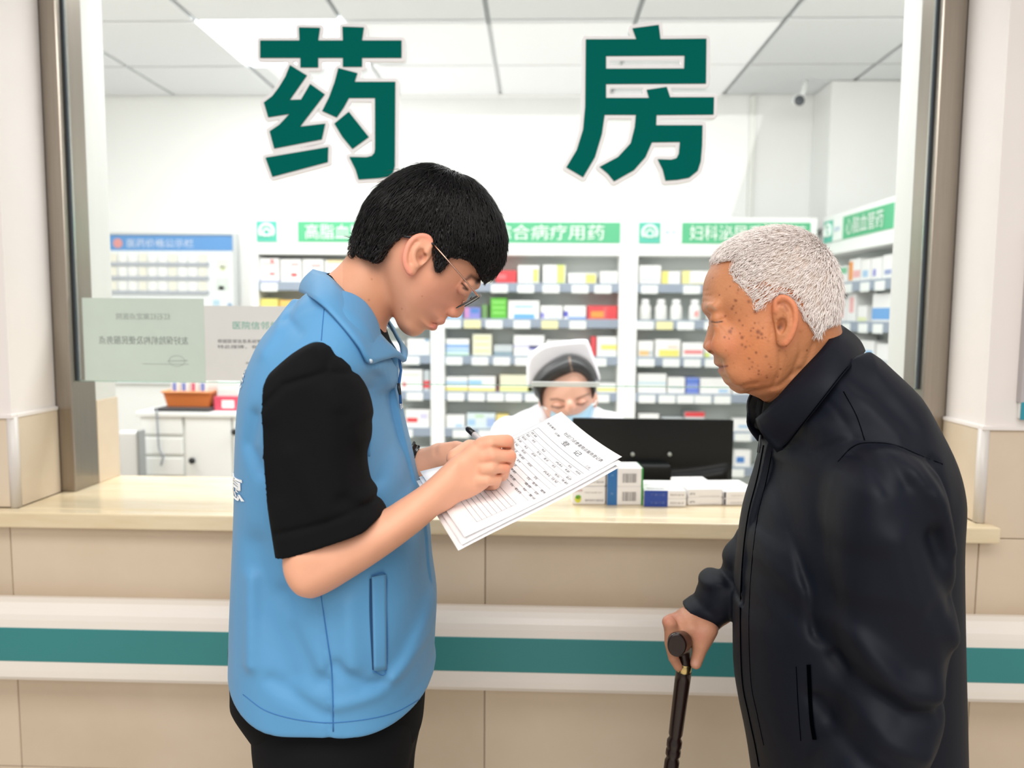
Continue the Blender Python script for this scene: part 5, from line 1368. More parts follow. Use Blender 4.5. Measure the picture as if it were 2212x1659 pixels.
gh.f = np.maximum(gh.f, (zs1 + 0.003 * np.sin(Xg * 50) + (zs2 - zs1) * np.clip((gh.ax[1][None, :, None] - 1.2) / 0.18, -1.1, 1.1) ** 2).astype(np.float32) - Zg)
V, Q = gh.mesh(2); link('t_shirt_hem', fast_mesh(V, Q), m_black, shirt)
ringp = [W(830,724,1.2), W(812,712,1.168), W(780,683,1.145), W(745,640,1.138), W(718,604,1.162), W(708,596,1.2)]
ringp = crv(ringp, 6); ringp = np.vstack([ringp, mir(ringp)[::-1][1:]])
rw = [ringp + np.array([0.0, 0, 0.004]), ringp + np.array([0.006, 0, -0.014]), ringp + np.array([0.010, 0, -0.03])]
sheet('neckband', rw, 0.005, m_black, shirt)
gt = Grid((-0.48, 0.95, 0.02), (-0.02, 1.45, 0.96), 0.006)
xh = W(750, 1600, 1.2)[0]
for s in (-1, 1):
    gt.put(chain([(xh, YM + s * 0.085, 0.86), (xh - 0.005, YM + s * 0.09, 0.6), (xh - 0.02, YM + s * 0.1, 0.1)], (0.105, 0.092, 0.075)), 0.03)
gt.put(ell((xh - 0.01, YM, 0.86), (0.125, 0.17, 0.16)), 0.05)
gt.f = np.maximum(gt.f, 0.045 - gt.ax[2][None, None, :])
V, Q = gt.mesh(2); link('trousers', fast_mesh(V, Q), m_trous, man)
for s in (-1, 1):
    gf = Grid((xh - 0.16, YM + s * 0.1 - 0.07, 0.0), (xh + 0.22, YM + s * 0.1 + 0.07, 0.13), 0.006)
    gf.put(chain([(xh - 0.07, YM + s * 0.1, 0.045), (xh + 0.05, YM + s * 0.1, 0.04), (xh + 0.14, YM + s * 0.11, 0.03)], (0.045, 0.045, 0.032)), 0); gf.f = np.maximum(gf.f, 0.004 - gf.ax[2][None, None, :])
    V, Q = gf.mesh(1); link('shoe', fast_mesh(V, Q), cm('#1c1c1f', 0.5), man)

# eyeglasses
gl = thing('eyeglasses', 'thin gold wire eyeglasses with black temple tips on the young man', 'glasses', tuple(W(1011, 650, 1.2)))
m_gold = mat('rose_gold_wire', '#d9ab95', 0.25, metal=1.0); m_rim = mat('dark_rim', '#55504e', 0.3, metal=0.8)
vd = (W(990, 664, 1.165) - W(1033, 639, 1.165)); vd /= np.linalg.norm(vd)
lens_m = clear('lens_glass', (0.93, 0.94, 0.96), 0.14, 0.16)  # white mixed in to stand for the reflection on the lenses
for s in (-1, 1):
    c = W(1011.5, 651, 1.2 + s * 0.033) if s < 0 else W(1011.5, 651, 1.233) + np.array([0.0035, 0, 0.0])
    a = np.array([0.10 * (-s), 1.0, 0.10 * (-s)]); a /= np.linalg.norm(a)
    th = np.linspace(0, 2 * math.pi, 33)
    ring = [c + vd * 0.0195 * np.sign(math.cos(t)) * abs(math.cos(t)) ** 0.8 + a * 0.0235 * np.sign(math.sin(t)) * abs(math.sin(t)) ** 0.8 for t in th]
    v, f = tube_raw(ring, 0.0010, 8); rim = link('rim', raw_mesh(v, f, True), m_rim, gl)
    link('lens', raw_mesh([tuple(c)] + [tuple(p) for p in ring[:-1]], [(0, i + 1, (i + 1) % 32 + 1) for i in range(32)], True), lens_m, gl)
    yt = 1.2 + s * 0.0745
    if s < 0: tp = [W(1034.5, 640, 1.142), W(1029, 634, 1.134), W(1000, 600, 1.124), W(965, 560, 1.1205), W(938, 529, 1.1185)]
    else: tp = [q * np.array([1, -1, 1]) + np.array([-0.009, 2.4, 0]) for q in [W(1034.5, 640, 1.142), W(1029, 634, 1.134), W(1000, 600, 1.124), W(965, 560, 1.1205), W(938, 529, 1.1185)]]
    tube('temple', tp, 0.0012, m_gold, gl, 8)
    te = [W(938, 529, 1.1185), W(915, 516, 1.121), W(892, 513, 1.1175), W(872, 510.5, 1.119)]
    if s > 0: te = [q * np.array([1, -1, 1]) + np.array([0, 2.4, 0]) for q in te]
    tube('temple_tip', crv(te, 4), 0.0019, cm('#17171a', 0.4), gl, 8)
tube('bridge', crv([W(1016, 645, 1.19), W(1020, 641, 1.2), W(1016, 645, 1.212)], 5), 0.0009, m_rim, gl, 6)
for s in (-1, 1): tube('nose_pad', [W(1004, 650, 1.2 + s * 0.012), W(1000, 652, 1.2 + s * 0.010), W(998, 657, 1.2 + s * 0.0095)], (0.0008, 0.0016, 0.0016), m_gold, gl, 6)

# wristwatch
wt = thing('wristwatch', 'black wristwatch on the young man far wrist', 'watch', tuple(W(912, 1008, 1.275)))
ax = W(930, 998, 1.267) - W(890, 1022, 1.29); ax /= np.linalg.norm(ax); c = W(911, 1009, 1.275)
e1 = np.cross(ax, [0, 1, 0]); e1 /= np.linalg.norm(e1); e2 = np.cross(ax, e1)
prof_ = [(-0.0085, 0.0280), (-0.0075, 0.0305), (0.0075, 0.0305), (0.0085, 0.0280)]
V, F = [], []; n = 36
for (u, r) in prof_:
    for k in range(n): t = 2 * math.pi * k / n; V.append(tuple(c + ax * u + e1 * r * math.cos(t) + e2 * r * math.sin(t)))
for i in range(3):
    for k in range(n): F.append((i * n + k, i * n + (k + 1) % n, (i + 1) * n + (k + 1) % n, (i + 1) * n + k))
link('strap', raw_mesh(V, F, True), cm('#101114', 0.35), wt)
dirn = (W(905, 985, 1.262) - c); dirn -= ax * (dirn @ ax); dirn /= np.linalg.norm(dirn); e3 = np.cross(ax, dirn)
bm = bmesh.new(); r = bmesh.ops.create_cube(bm, size=1)
for q in r['verts']: q.co = Vector(c + dirn * (0.0325 + q.co.z * 0.009) + ax * q.co.x * 0.026 + e3 * q.co.y * 0.03)
bmesh.ops.bevel(bm, geom=bm.edges[:], offset=0.003, segments=3, affect='EDGES'); link('case', bm_mesh(bm), cm('#0b0c0e', 0.2), wt, True)
bm = bmesh.new(); r = bmesh.ops.create_cube(bm, size=1)
for q in r['verts']: q.co = Vector(c + dirn * (0.0372 + q.co.z * 0.0008) + ax * q.co.x * 0.019 + e3 * q.co.y * 0.022)
link('dial', bm_mesh(bm), cm('#26313a', 0.08), wt)

# pen
pa, pb = W(1009, 925, 1.235), W(1094, 998, paper_y(1094, 998) - 0.001)
ax = pb - pa; L = np.linalg.norm(ax); ax /= L
pt = lambda t: tuple(pa + ax * L * t)
pen = thing('pen', 'white pen with black cap end and clip in the young man right hand', 'pen', pt(1.0))
tube('barrel', [pt(.18), pt(.92)], 0.0047, cm('#ded3cf', 0.3), pen, 14); tube('cap_end', [pt(0.0), pt(.03), pt(.18)], (0.0035, 0.0048, 0.0050), cm('#121214', 0.35), pen, 14)
tube('tip', [pt(.92), pt(.98), pt(1.0)], (0.0045, 0.002, 0.0005), cm('#8a8a8e', 0.3), pen, 12)
cl = pw([(1009,931,1.229),(1032,951,1.2225),(1050,966,1.215)]); tube('clip', cl, 0.0013, cm('#17171a', 0.35), pen, 8)
# ------------------------------------------------------------------ elderly man
old = thing('person', 'elderly man with short white hair and a dark navy jacket leaning on a cane', 'person', (W(1850, 1600, 1.2)[0], 1.2, 0.0))
G = Grid((0.18, 1.09, 0.87), (0.60, 1.42, 1.64), 0.0016)
HEAD = [(1578,840),(1595,845),(1606,841.5),(1640,853),(1668,858),(1700,835),(1745,790),(1790,735),(1806,690),(1810,645),(1806,605),(1797,573),(1777,546),(1748,519),(1716,503),(1682,498),(1642,503),(1602,518),(1568,537),(1547,557),(1533,580),(1523,602),(1518,625),(1517.6,648),(1521,661),(1527,674),(1530.6,689),(1529,706),(1523.5,726),(1517.8,743),(1519,752.5),(1527,758),(1536,760),(1540,766),(1541,776),(1541,785),(1546.5,791.5),(1553,794.5),(1548.5,800),(1552,809),(1557.5,815),(1566,827)]
wl = [(*xz(1520, 745), 0.028, -0.034), (*xz(1545, 795), 0.03, -0.018), (*xz(1520, 610), 0.04, -0.006)]
G.put(inflate(contour(smooth_poly(HEAD, 4), YM, 0.078, 0.078), YM, 0.078, 0.078, widths=wl, boxy=2.15))
NECK = smooth_poly([(1600,835),(1625,846),(1650,858),(1668,873),(1690,905),(1760,920),(1840,840),(1825,740),(1806,690),(1770,650),(1690,720)], 4)
G.put(inflate(contour(NECK, YM, 0.064, 0.07), YM, 0.064, 0.07), 0.016)
for s in (-1, 1):
    Yo = lambda d: YM + s * d
    G.put(ell(W(1539, 688, Yo(0.040)), (0.009, 0.015, 0.007)), 0.012, 's')
    G.put(ell(W(1549, 690, Yo(0.035)), (0.010, 0.0115, 0.0095)), 0.009)
    G.put(chain(pw([(1543, 663, Yo(0.042)), (1533, 663, Yo(0.034)), (1527, 667, Yo(0.012))]), 0.003), 0.018)
    G.put(chain(pw([(1548, 706, Yo(0.042)), (1560, 708, Yo(0.046))]), 0.002), 0.014)
    G.put(ell(W(1539, 752, Yo(0.0145)), (0.0095, 0.009, 0.0085)), 0.005)
    G.put(ell(W(1534, 760.5, Yo(0.009)), (0.0055, 0.0045, 0.004)), 0.0015, 's')
    G.put(chain(pw([(1548, 793.8, Yo(0.004)), (1556, 793, Yo(0.016)), (1570, 790.5, Yo(0.028))]), 0.0013), 0.002, 's')
    G.put(ell(W(1575, 745, Yo(0.048)), (0.026, 0.014, 0.022)), 0.02)
    G.put(ell(W(1610, 800, Yo(0.044)), (0.028, 0.016, 0.022)), 0.02)
    G.put(ell(W(1650, 740, Yo(0.05)), (0.03, 0.022, 0.04)), 0.02)
EP2 = [(1670,666),(1675,649),(1688,638),(1703,643),(1716,656),(1722,677),(1720.5,702),(1711,729),(1699,746),(1688,749),(1679,741),(1677,720),(1672,692)]
ear(G, EP2, [(1676,672),(1675,653),(1688,641.5),(1703,646),(1715,660),(1718.5,680),(1716,704),(1708,727),(1697,743)], ([(1690,664),(1702,680),(1703,704),(1694,725)], [(1684,656),(1698,656),(1709,674),(1711,696)]), (1690,704), 1.112, -0.36)
ear(G, EP2, None, None, None, 1.288, 0.36, False)
for pts, r, a in (([(1541,764),(1552,773),(1561,790),(1574,810),(1585,828)], .003, -.0022), ([(1518,622),(1530,626),(1546,625)], .0016, -.0007), ([(1518,637),(1532,634),(1550,637)], .0016, -.0007), ([(1520,650),(1534,646),(1548,652)], .0016, -.0006), ([(1545,695),(1560,694),(1572,688)], .0016, -.0010), ([(1556,700),(1566,712),(1572,724)], .0018, -.0008),
                  ([(1604,842),(1622,832),(1640,830)], .004, -.0018), ([(1640,852),(1690,835),(1730,800)], .005, -.002), ([(1680,760),(1684,800),(1676,840)], .003, -.0012), ([(1725,720),(1730,760),(1715,810)], .004, -.0016), ([(1760,740),(1745,790),(1715,835)], .004, -.0012), ([(1664,700),(1660,730)], .002, -.0008)):
    ridge2d(G, pts, 1.13, r, a, -9, 9)
# right hand over the cane handle
PAL = smooth_poly([(1432,1342),(1440,1332),(1457,1322),(1474,1312),(1500,1316),(1545,1340),(1543,1366),(1528,1388),(1508,1396),(1492,1386),(1468,1372),(1450,1380),(1440,1366)], 4)
G.put(inflate(contour(PAL, 1.33, 0.04, 0.02), 1.328, 0.043, 0.022), 0.0)
for k, y in enumerate((1.292, 1.314, 1.336, 1.357)):
    o = 2 * k
    G.put(chain(pw([(1449 + o, 1348, y), (1448 + o, 1388, y), (1455 + o, 1421, y - 0.002), (1465 + o, 1441 - o, y + 0.002)]), (0.0108, 0.0102, 0.0092, 0.0075)), 0.012)
    G.put(ell(W(1442 + o, 1342, y), (0.0085, 0.008, 0.008)), 0.010)
    G.ridge([W(1445 + o, 1331, y), W(1500, 1322, 1.325)], 0.003, 0.0008)
G.put(chain(pw([(1528,1360,1.302),(1513,1396,1.294),(1503,1433,1.290)]), (0.0150,0.0130,0.0098)), 0.012)
G.put(chain(pw([(1515,1340,1.335),(1580,1290,1.36),(1660,1230,1.385)]), (0.027,0.034,0.04)), 0.015)
G.put(chain(pw([(1660,1230,1.385),(1750,1100,1.38),(1790,960,1.33),(1770,900,1.2),(1745,850,1.2)]), (0.04,0.045,0.05,0.06,0.05)), 0.03)
V, Q = G.mesh(2)
X, Y = px_of(V)
C = np.tile(np.array(lin('#bf7e57')), (len(V), 1))
hand = (Y > 1250); C[hand] = lin('#c08a6e')
blob(C, V, X, Y, 1560, 620, 50, '#cf9168', .6); blob(C, V, X, Y, 1620, 745, 60, '#d18455', .7); blob(C, V, X, Y, 1580, 745, 22, '#d58563', .6); blob(C, V, X, Y, 1560, 815, 18, '#bf9068', .6); blob(C, V, X, Y, 1556, 777, 13, '#bf9874', .7)
blob(C, V, X, Y, 1640, 815, 40, '#d38459', .5); blob(C, V, X, Y, 1740, 780, 60, '#d29468', .5); blob(C, V, X, Y, 1532, 745, 14, '#cf7f60', .5)
stroke(C, V, X, Y, [(1672,668),(1676,650),(1688,640),(1704,645),(1717,660),(1721,680),(1718,706),(1708,730),(1694,746)], 9, '#d98560', .7)
blob(C, V, X, Y, 1687, 703, 9, '#7a3d24', .75, rx=6); blob(C, V, X, Y, 1683, 708, 5, '#38170d', .7)  # ear hollow and canal darkened with painted shade
stroke(C, V, X, Y, [(1682,655),(1694,657),(1700,670)], 4, '#8a4a2c', .6)  # painted shade in the groove inside the ear rim
stroke(C, V, X, Y, [(1547,793.5),(1558,793),(1571,790.5)], 1.9, '#6e3038', .9, 9); blob(C, V, X, Y, 1550, 790, 4, '#a8685e', .6, 9, rx=10); blob(C, V, X, Y, 1552, 800, 5, '#b0625a', .8, 9, rx=9)
stroke(C, V, X, Y, [(1537,695),(1546,696.5),(1560,694.5)], 1.8, '#3d2a22', .95, 9); stroke(C, V, X, Y, [(1540,702),(1548,704)], 2.5, '#8c6a5a', .5)
stroke(C, V, X, Y, [(1526,663),(1534,661),(1545,668)], 3.5, '#a18a76', .55)
blob(C, V, X, Y, 1533, 760, 4, '#2c1710', .8, 9)  # nostril shade painted dark
sp = [(205,485,7),(255,613,7),(378,655,13),(335,548,7),(350,715,13),(360,695,9),(475,662,14),(335,885,17),(350,862,10),(405,803,10),(295,928,10),(328,940,7),(425,930,14),(410,900,8),(520,822,9),(545,888,18),(570,905,13),(545,930,12),(575,935,9),(490,880,9),(580,860,8),(425,985,11),(452,1000,11),(530,1043,11),(605,1072,12),(478,1088,10),(505,1115,7),(550,1180,9),(548,1205,9),(690,1225,7),(712,1165,8),(910,1027,8),(525,740,16),(560,700,9),(300,770,9),(380,745,8),(430,840,8),(510,860,8),(600,930,7),(640,1150,8),(500,1150,8),(395,575,7),(610,1230,8),(480,1165,8)]
for a, b, r in sp: blob(C, V, X, Y, 1480 + a / 3.457, 460 + b / 3.457, r / 3.457 * 0.95, '#693527' if (a + b) % 3 else '#7c4a36', .72, soft=3)
for q in range(60):
    a, b = rng.uniform(1560, 1700), rng.uniform(600, 850); blob(C, V, X, Y, a, b, rng.uniform(1.2, 2.6), '#8a5236', .45)
for p in ((1438,1340),(1456,1330),(1512,1372)): blob(C, V, X, Y, p[0], p[1], 14, '#c97f6c', .5, 9)
blob(C, V, X, Y, 1500, 1432, 8, '#d8a594', .7, 9)
link('body', fast_mesh(V, Q, C), m_skin_o, old)

# hair
H_OUT = [(1538,568),(1542,552.6),(1561,529),(1596,509),(1639,493.5),(1682.5,488.5),(1720,493),(1755,510),(1786,541),(1806,571),(1817,610),(1819,645),(1815,680),(1809,702),(1780,770),(1700,810),(1600,790),(1545,700),(1528,620)]
g = Grid((0.24, 1.10, 1.48), (0.56, 1.30, 1.66), 0.0018)
g.put(inflate(contour(smooth_poly(H_OUT, 4), YM, 0.082, 0.078), YM, 0.0815, 0.078, boxy=2.15))
g0 = Grid(g.lo, (0.56, 1.30, 1.66), 0.0018)
REG = [(1534,571),(1556,566),(1590,560),(1586,582),(1594,606),(1608,622),(1622,642),(1632,668),(1642,676),(1654,660),(1668,648),(1684,634),(1702,638),(1716,650),(1726,666),(1736,686),(1748,702),(1760,716),(1776,722),(1790,708),(1812,704),(1850,700),(1870,600),(1800,460),(1640,450),(1530,500),(1515,560)]
REGw = np.array([xz(p[0], p[1], 1.124) for p in REG])
g.inter(prism(REGw, 1.0, 1.4)[0], 0.006); g0.f = g.f.copy()
g.f = g.f + 0.003
V, Q = g.mesh(1)
crown_o = W(1792, 548, 1.2)
def flow_o(p):
    d = p - crown_o; d[:, 2] -= 0.02
    return d / np.maximum(np.linalg.norm(d, axis=1, keepdims=True), 1e-6)
P = pick(V, Q, 17000, lambda p: p[:, 1] < 1.34)
SV, SF = strands(g0, P, flow_o, lambda p: np.full(len(p), 0.0145), 5, 0.00050, 0.0018, 0.22, rng)
P2 = pick(V, Q, 500, lambda p: (px_of(p)[0] < 1660) & (px_of(p)[1] > 540) & (p[:, 1] < 1.2)); 
link('hair_base', fast_mesh(V, Q), m_scalp_w, old)
link('hair', fast_mesh(SV, SF), m_hair_w, old)

# jacket
JK = [(1700,850),(1660,915),(1640,948),(1624,1024),(1601,1116),(1590,1220),(1585,1336),(1590,1469),(1603,1544),(1614,1602),(1622,1665),(1632,1780),(1640,1880),(1850,1900),(2085,1880),(2092,1760),(2090,1659),(2087,1509),(2083,1336),(2080,1162),(2078,1076),(2066,1020),(2040,954),(1999,885),(1953,824),(1889,781),(1861,763),(1835,745),(1780,765)]
gj = Grid((0.21, 0.87, 0.66), (0.78, 1.48, 1.50), 0.003)
gj.put(inflate(contour(smooth_poly(JK, 3), YM, 0.215, 0.14), YM, 0.205, 0.14, widths=[(*xz(1760, 800), 0.09, -0.06), (*xz(1640, 950), 0.08, -0.03)], boxy=2.2))
for sg in (-1, 1):
    gj.put(chain([W(1800, 850, 1.2 + sg * 0.03), W(1850, 930, 1.2 + sg * 0.10), W(1905, 1040, 1.2 + sg * 0.15)], (0.07, 0.066, 0.06)), 0.04)
NS = smooth_poly([(1872,958),(1930,962),(1985,985),(2025,1012),(2048,1060),(2066,1150),(2071,1249),(2066,1394),(2043,1556),(2003,1650),(1985,1720),(1880,1790),(1780,1760),(1757,1690),(1766,1622),(1785,1562),(1812,1495),(1809,1422),(1796,1307),(1785,1209),(1789,1105),(1812,1010)], 3)
gj.put(inflate(contour(NS, 1.0, 0.075, 0.06), 1.005, 0.082, 0.062, tilt=(0.10, 0.03), boxy=2.3), 0.012)
FS = smooth_poly([(1606,1135),(1584,1163),(1567,1182),(1559,1203),(1560,1222),(1546,1227),(1530,1231),(1515,1245),(1507,1264),(1494,1287),(1470,1312),(1503,1337),(1541,1367),(1560,1347),(1584,1338),(1660,1330),(1720,1220),(1690,1110)], 3)
gj.put(inflate(contour(FS, 1.345, 0.055, 0.045), 1.345, 0.056, 0.045, boxy=2.2), 0.006)
ct = np.array([xz(p[0], p[1], 1.33) for p in [(1440,1300),(1473,1311.5),(1508,1337),(1543,1366.5),(1545,1420),(1420,1420)]])
sl, gg = gj.blk((0.25, 1.25, 0.9), (0.36, 1.48, 1.1))
gj.put(prism(ct, 1.2, 1.47), 0.001, 's')
gj.put(inflate(contour(smooth_poly([(1482,1316),(1500,1300),(1540,1290),(1570,1310),(1555,1345),(1541,1360),(1510,1342)], 3), 1.34, 0.04, 0.035), 1.34, 0.042, 0.036), 0.002, 's')
for pts, r, a in (([(1788,1075),(1784,1140),(1782,1210),(1795,1310),(1808,1420)], .009, -.008), ([(1760,980),(1735,1060),(1715,1130),(1700,1230)], .016, .007), ([(1800,985),(1760,1100),(1745,1220)], .018, -.008), ([(1680,1000),(1665,1100),(1660,1200)], .016, -.004), ([(1690,1260),(1640,1330),(1700,1420)], .02, -.005), ([(1660,1230),(1720,1290),(1790,1330)], .014, .003), ([(1700,1300),(1750,1370),(1800,1400)], .018, -.004),
                  ([(1900,1010),(1960,1080),(2020,1180)], .02, -.006), ([(1960,1010),(2010,1080),(2045,1180)], .012, .005), ([(1990,1150),(2010,1230),(2040,1290)], .014, -.009), ([(1900,1150),(1930,1260),(1990,1330),(2040,1370)], .02, .007), ([(1850,1200),(1870,1330),(1930,1420)], .024, -.007), ([(1830,1370),(1900,1440),(1990,1470)], .018, .007), ([(1840,1450),(1920,1510),(2000,1510)], .014, -.008), ([(1830,1510),(1880,1560),(1960,1590)], .014, .006), ([(1800,1560),(1850,1620),(1930,1650)], .012, -.006), ([(1860,1060),(1850,1160),(1860,1260)], .02, .005), ([(1880,1000),(1890,1050)], .006, -.0022), ([(1920,985),(1935,1040)], .006, -.0022), ([(1960,990),(1985,1040)], .006, -.0022), ([(2000,1010),(2020,1050)], .006, -.0022),
                  ([(1900,800),(1960,860),(2010,940)], .014, -.005), ([(1870,820),(1930,890),(1975,950)], .012, .004), ([(1800,880),(1850,920),(1900,940)], .014, -.004), ([(2040,1010),(2060,1070),(2070,1140)], .008, -.004), ([(1980,1300),(2030,1400),(2030,1500)], .016, -.006)):
    ridge2d(gj, pts, 0.97, r, a, -9, 1.2)
for pts in ([(1808,1000),(1840,968),(1872,958),(1930,962),(1985,984),(2038,1004)], [(1818,842),(1850,900),(1868,952)]):
    ridge2d(gj, pts, 1.0, .004, -.002)
for pts, r, a in (([(1530,1250),(1510,1275),(1560,1260)], .008, .004), ([(1545,1240),(1580,1260)], .007, -.005), ([(1500,1300),(1545,1330)], .007, -.002)): ridge2d(gj, pts, 1.30, r, a, 1.2, 9)
gj.put(chain(pw([(1790,690,1.2),(1765,770,1.2),(1700,850,1.2),(1640,905,1.2)]), (0.075,0.078,0.062,0.035)), 0.01, 's')
gj.f = np.maximum(gj.f, 0.70 - gj.ax[2][None, None, :])
V, Q = gj.mesh(2)
jacket = link('jacket', fast_mesh(V, Q), m_jacket, old)
seam('shoulder_seam', gj, [(1810,998),(1840,967),(1872,957),(1930,961),(1985,983),(2036,1003)], 0.0009, m_jseam, jacket, -0.0003)
seam('yoke_seam', gj, [(1822,846),(1850,898),(1868,952)], 0.0008, m_jseam, jacket, -0.0003)
seam('zip', gj, [(1650,962),(1637,1030),(1616,1116),(1604,1220),(1600,1336),(1604,1469),(1618,1544),(1632,1610),(1640,1655)], 0.0016, m_jseam, jacket, 0.0)
seam('placket_stitching', gj, [(1668,975),(1655,1040),(1636,1120),(1624,1220),(1618,1336),(1622,1469),(1636,1544),(1650,1610)], 0.0007, m_jseam, jacket, 0.0)
V_ = []
for p in crv([(1744,1436,0),(1747,1500,0),(1751,1560,0),(1757,1598,0)], 6):
    for q in (p[0] - 2, p[0] + 7): w = cast(gj, q, p[1]); d = CAM - w; V_.append(tuple(w + d / np.linalg.norm(d) * 0.002))
link('pocket_slit', raw_mesh(V_, [(2 * i, 2 * i + 1, 2 * i + 3, 2 * i + 2) for i in range(len(V_) // 2 - 1)]), m_jseam, jacket)
seam('pocket_stitching', gj, [(1720,1440),(1724,1520),(1730,1600)], 0.0007, m_jseam, jacket, 0.0)
# collar
up_o = [(1638,905,1.178),(1655,889,1.155),(1672,872,1.142),(1716,821,1.128),(1768,763.6,1.130),(1792,730,1.152),(1812,704,1.2)]
lo_o = [(1681,977,0),(1699,966,0),(1730,926,0),(1762,885,0),(1798,838,0),(1826,802,0),(1848,777,1.145),(1863,759,1.2)]
Uw = [np.array(W(*p)) for p in up_o]; Lw = []
for p in lo_o:
    if p[2]: Lw.append(np.array(W(*p)))
    else:
        w = cast(gj, p[0], p[1], miss=1.15); Lw.append(np.array(W(p[0], p[1], min(max(w[1], 1.04), 1.16) - 0.008)))
U, Lw = resample(crv(Uw, 8), 36), resample(crv(Lw, 8), 36)
rowsn = []
ctr = np.array(W(1745, 800, 1.2))
U2 = np.vstack([U, mir(U)[::-1][1:]]); L2 = np.vstack([Lw, mir(Lw)[::-1][1:]])
for j in range(8):
    t = j / 7; P = U2 * (1 - t) + L2 * t; out = P - ctr; out[:, 2] = 0.3 * np.abs(out[:, 1]); out /= np.linalg.norm(out, axis=1, keepdims=True)
    rowsn.append(P + out * (0.007 * math.sin(math.pi * t) + 0.003))
sheet('collar', rowsn, 0.004, m_jacket, jacket)
st = [tuple(p + np.array([0, -0.009, 0])) for p in (Lw * 0.9 + U * 0.1)[1:30]]
tube('collar_stitching', st, 0.0006, m_jseam, jacket, 5)
ringp = resample(crv(pw([(1652,874,1.197),(1668,874,1.165),(1712,832,1.142),(1762,776,1.142),(1790,742,1.160),(1806,716,1.2)]), 6), 24); ringp = np.vstack([ringp, mir(ringp)[::-1][1:]])
sheet('inner_collar', [ringp + np.array([0, 0, 0.004]), ringp + np.array([-0.003, 0, -0.016]), ringp + np.array([-0.004, 0, -0.04])], 0.004, m_black, jacket)
V, F = tube_raw(pw([(1643,940,1.196),(1641,960,1.192),(1638,978,1.19)]), (0.0016, 0.0026, 0.0024), 8); link('zip_pull', raw_mesh(V, F, True), cm('#3a3d42', 0.3), jacket)
# trousers and shoes below the picture
xo = W(1850, 1600, 1.2)[0]
gt = Grid((xo - 0.2, 0.95, 0.02), (xo + 0.2, 1.45, 0.9), 0.008)
for s in (-1, 1): gt.put(chain([(xo, YM + s * 0.085, 0.8), (xo - 0.01, YM + s * 0.09, 0.5), (xo, YM + s * 0.1, 0.1)], (0.105, 0.09, 0.075)), 0.03)
gt.put(ell((xo, YM, 0.8), (0.14, 0.17, 0.13)), 0.05); gt.f = np.maximum(gt.f, 0.045 - gt.ax[2][None, None, :])
V, Q = gt.mesh(1); link('trousers', fast_mesh(V, Q), m_trous, old)
for s in (-1, 1):
    gf = Grid((xo - 0.24, YM + s * 0.1 - 0.07, 0.0), (xo + 0.14, YM + s * 0.1 + 0.07, 0.13), 0.006)
    gf.put(chain([(xo + 0.06, YM + s * 0.1, 0.045), (xo - 0.06, YM + s * 0.1, 0.04), (xo - 0.15, YM + s * 0.11, 0.03)], (0.045, 0.045, 0.032)), 0); gf.f = np.maximum(gf.f, 0.004 - gf.ax[2][None, None, :])
    V, Q = gf.mesh(1); link('shoe', fast_mesh(V, Q), cm('#1c1c1f', 0.5), old)

# walking cane
m_wood = mat('cane_wood', '#22110e', 0.3, spec=0.45, noise=0.4, nscale=30, stretch=(8, 8, 1), coat=0.15)
m_brass = mat('brass', '#d8c083', 0.25, metal=1.0)
top = W(1479, 1434, 1.312)
cane = thing('walking_cane', 'dark brown wooden walking cane with a brass collar, gripped by the elderly man', 'cane', (top[0] - 0.088, 1.312, 0.0))
gc = Grid((0.18, 1.25, 0.86), (0.30, 1.41, 1.0), 0.0013)
gc.put(chain(pw([(1462,1392,1.262),(1474,1388,1.285),(1479,1388,1.33),(1482,1392,1.385)]), (0.0150,0.0155,0.0145,0.011)), 0)
gc.put(chain(pw([(1461,1383,1.262),(1473,1381,1.285),(1479,1384,1.33)]), (0.0135,0.014,0.012)), 0.006)
gc.put(chain(pw([(1461,1401,1.262),(1468,1402,1.285)]), (0.0130,0.0120)), 0.006)
gc.put(chain(pw([(1473,1396,1.310),(1477,1420,1.312),(1479,1433,1.312)]), (0.015,0.0118,0.0120)), 0.008)
gc.f = np.maximum(gc.f, 1.2565 - gc.ax[1][None, :, None])
V, Q = gc.mesh(2); link('handle', fast_mesh(V, Q), m_wood, cane)
bot = np.array([top[0] - 0.088, 1.312, 0.0]); axv = (bot - top); Lc = np.linalg.norm(axv); axv /= Lc
def along(prof, n=20):
    e1 = np.cross(axv, [0, 1, 0]); e1 /= np.linalg.norm(e1); e2 = np.cross(axv, e1); V, F = [], []
    for (t, r) in prof:
        for k in range(n): a = 2 * math.pi * k / n; V.append(tuple(top + axv * t + e1 * r * math.cos(a) + e2 * r * math.sin(a)))
    m = len(prof); F = [(i * n + k, i * n + (k + 1) % n, (i + 1) * n + (k + 1) % n, (i + 1) * n + k) for i in range(m - 1) for k in range(n)]
    F.append(tuple(range(n))); F.append(tuple((m - 1) * n + k for k in range(n - 1, -1, -1)))
    return V, F
v, f = along([(-0.001, 0.0122), (0.0, 0.0128), (0.0125, 0.0128), (0.0135, 0.0122)]); link('brass_collar', raw_mesh(v, f, True), m_brass, cane)
tt = lambda py: (W(1456, py, 1.312)[2] - top[2]) / axv[2]
prof_ = [(0.0135, 0.0135), (0.03, 0.0136), (tt(1585), 0.0122), (tt(1590), 0.0105), (tt(1594), 0.0105), (tt(1600), 0.0133), (tt(1612), 0.0133), (tt(1616), 0.0112), (tt(1620), 0.0130), (tt(1630), 0.0132), (tt(1634), 0.0108), (tt(1638), 0.0108), (tt(1644), 0.0130), (tt(1700), 0.0128), (0.5, 0.0115), (Lc - 0.03, 0.009)]
v, f = along(prof_); link('shaft', raw_mesh(v, f, True), m_wood, cane)
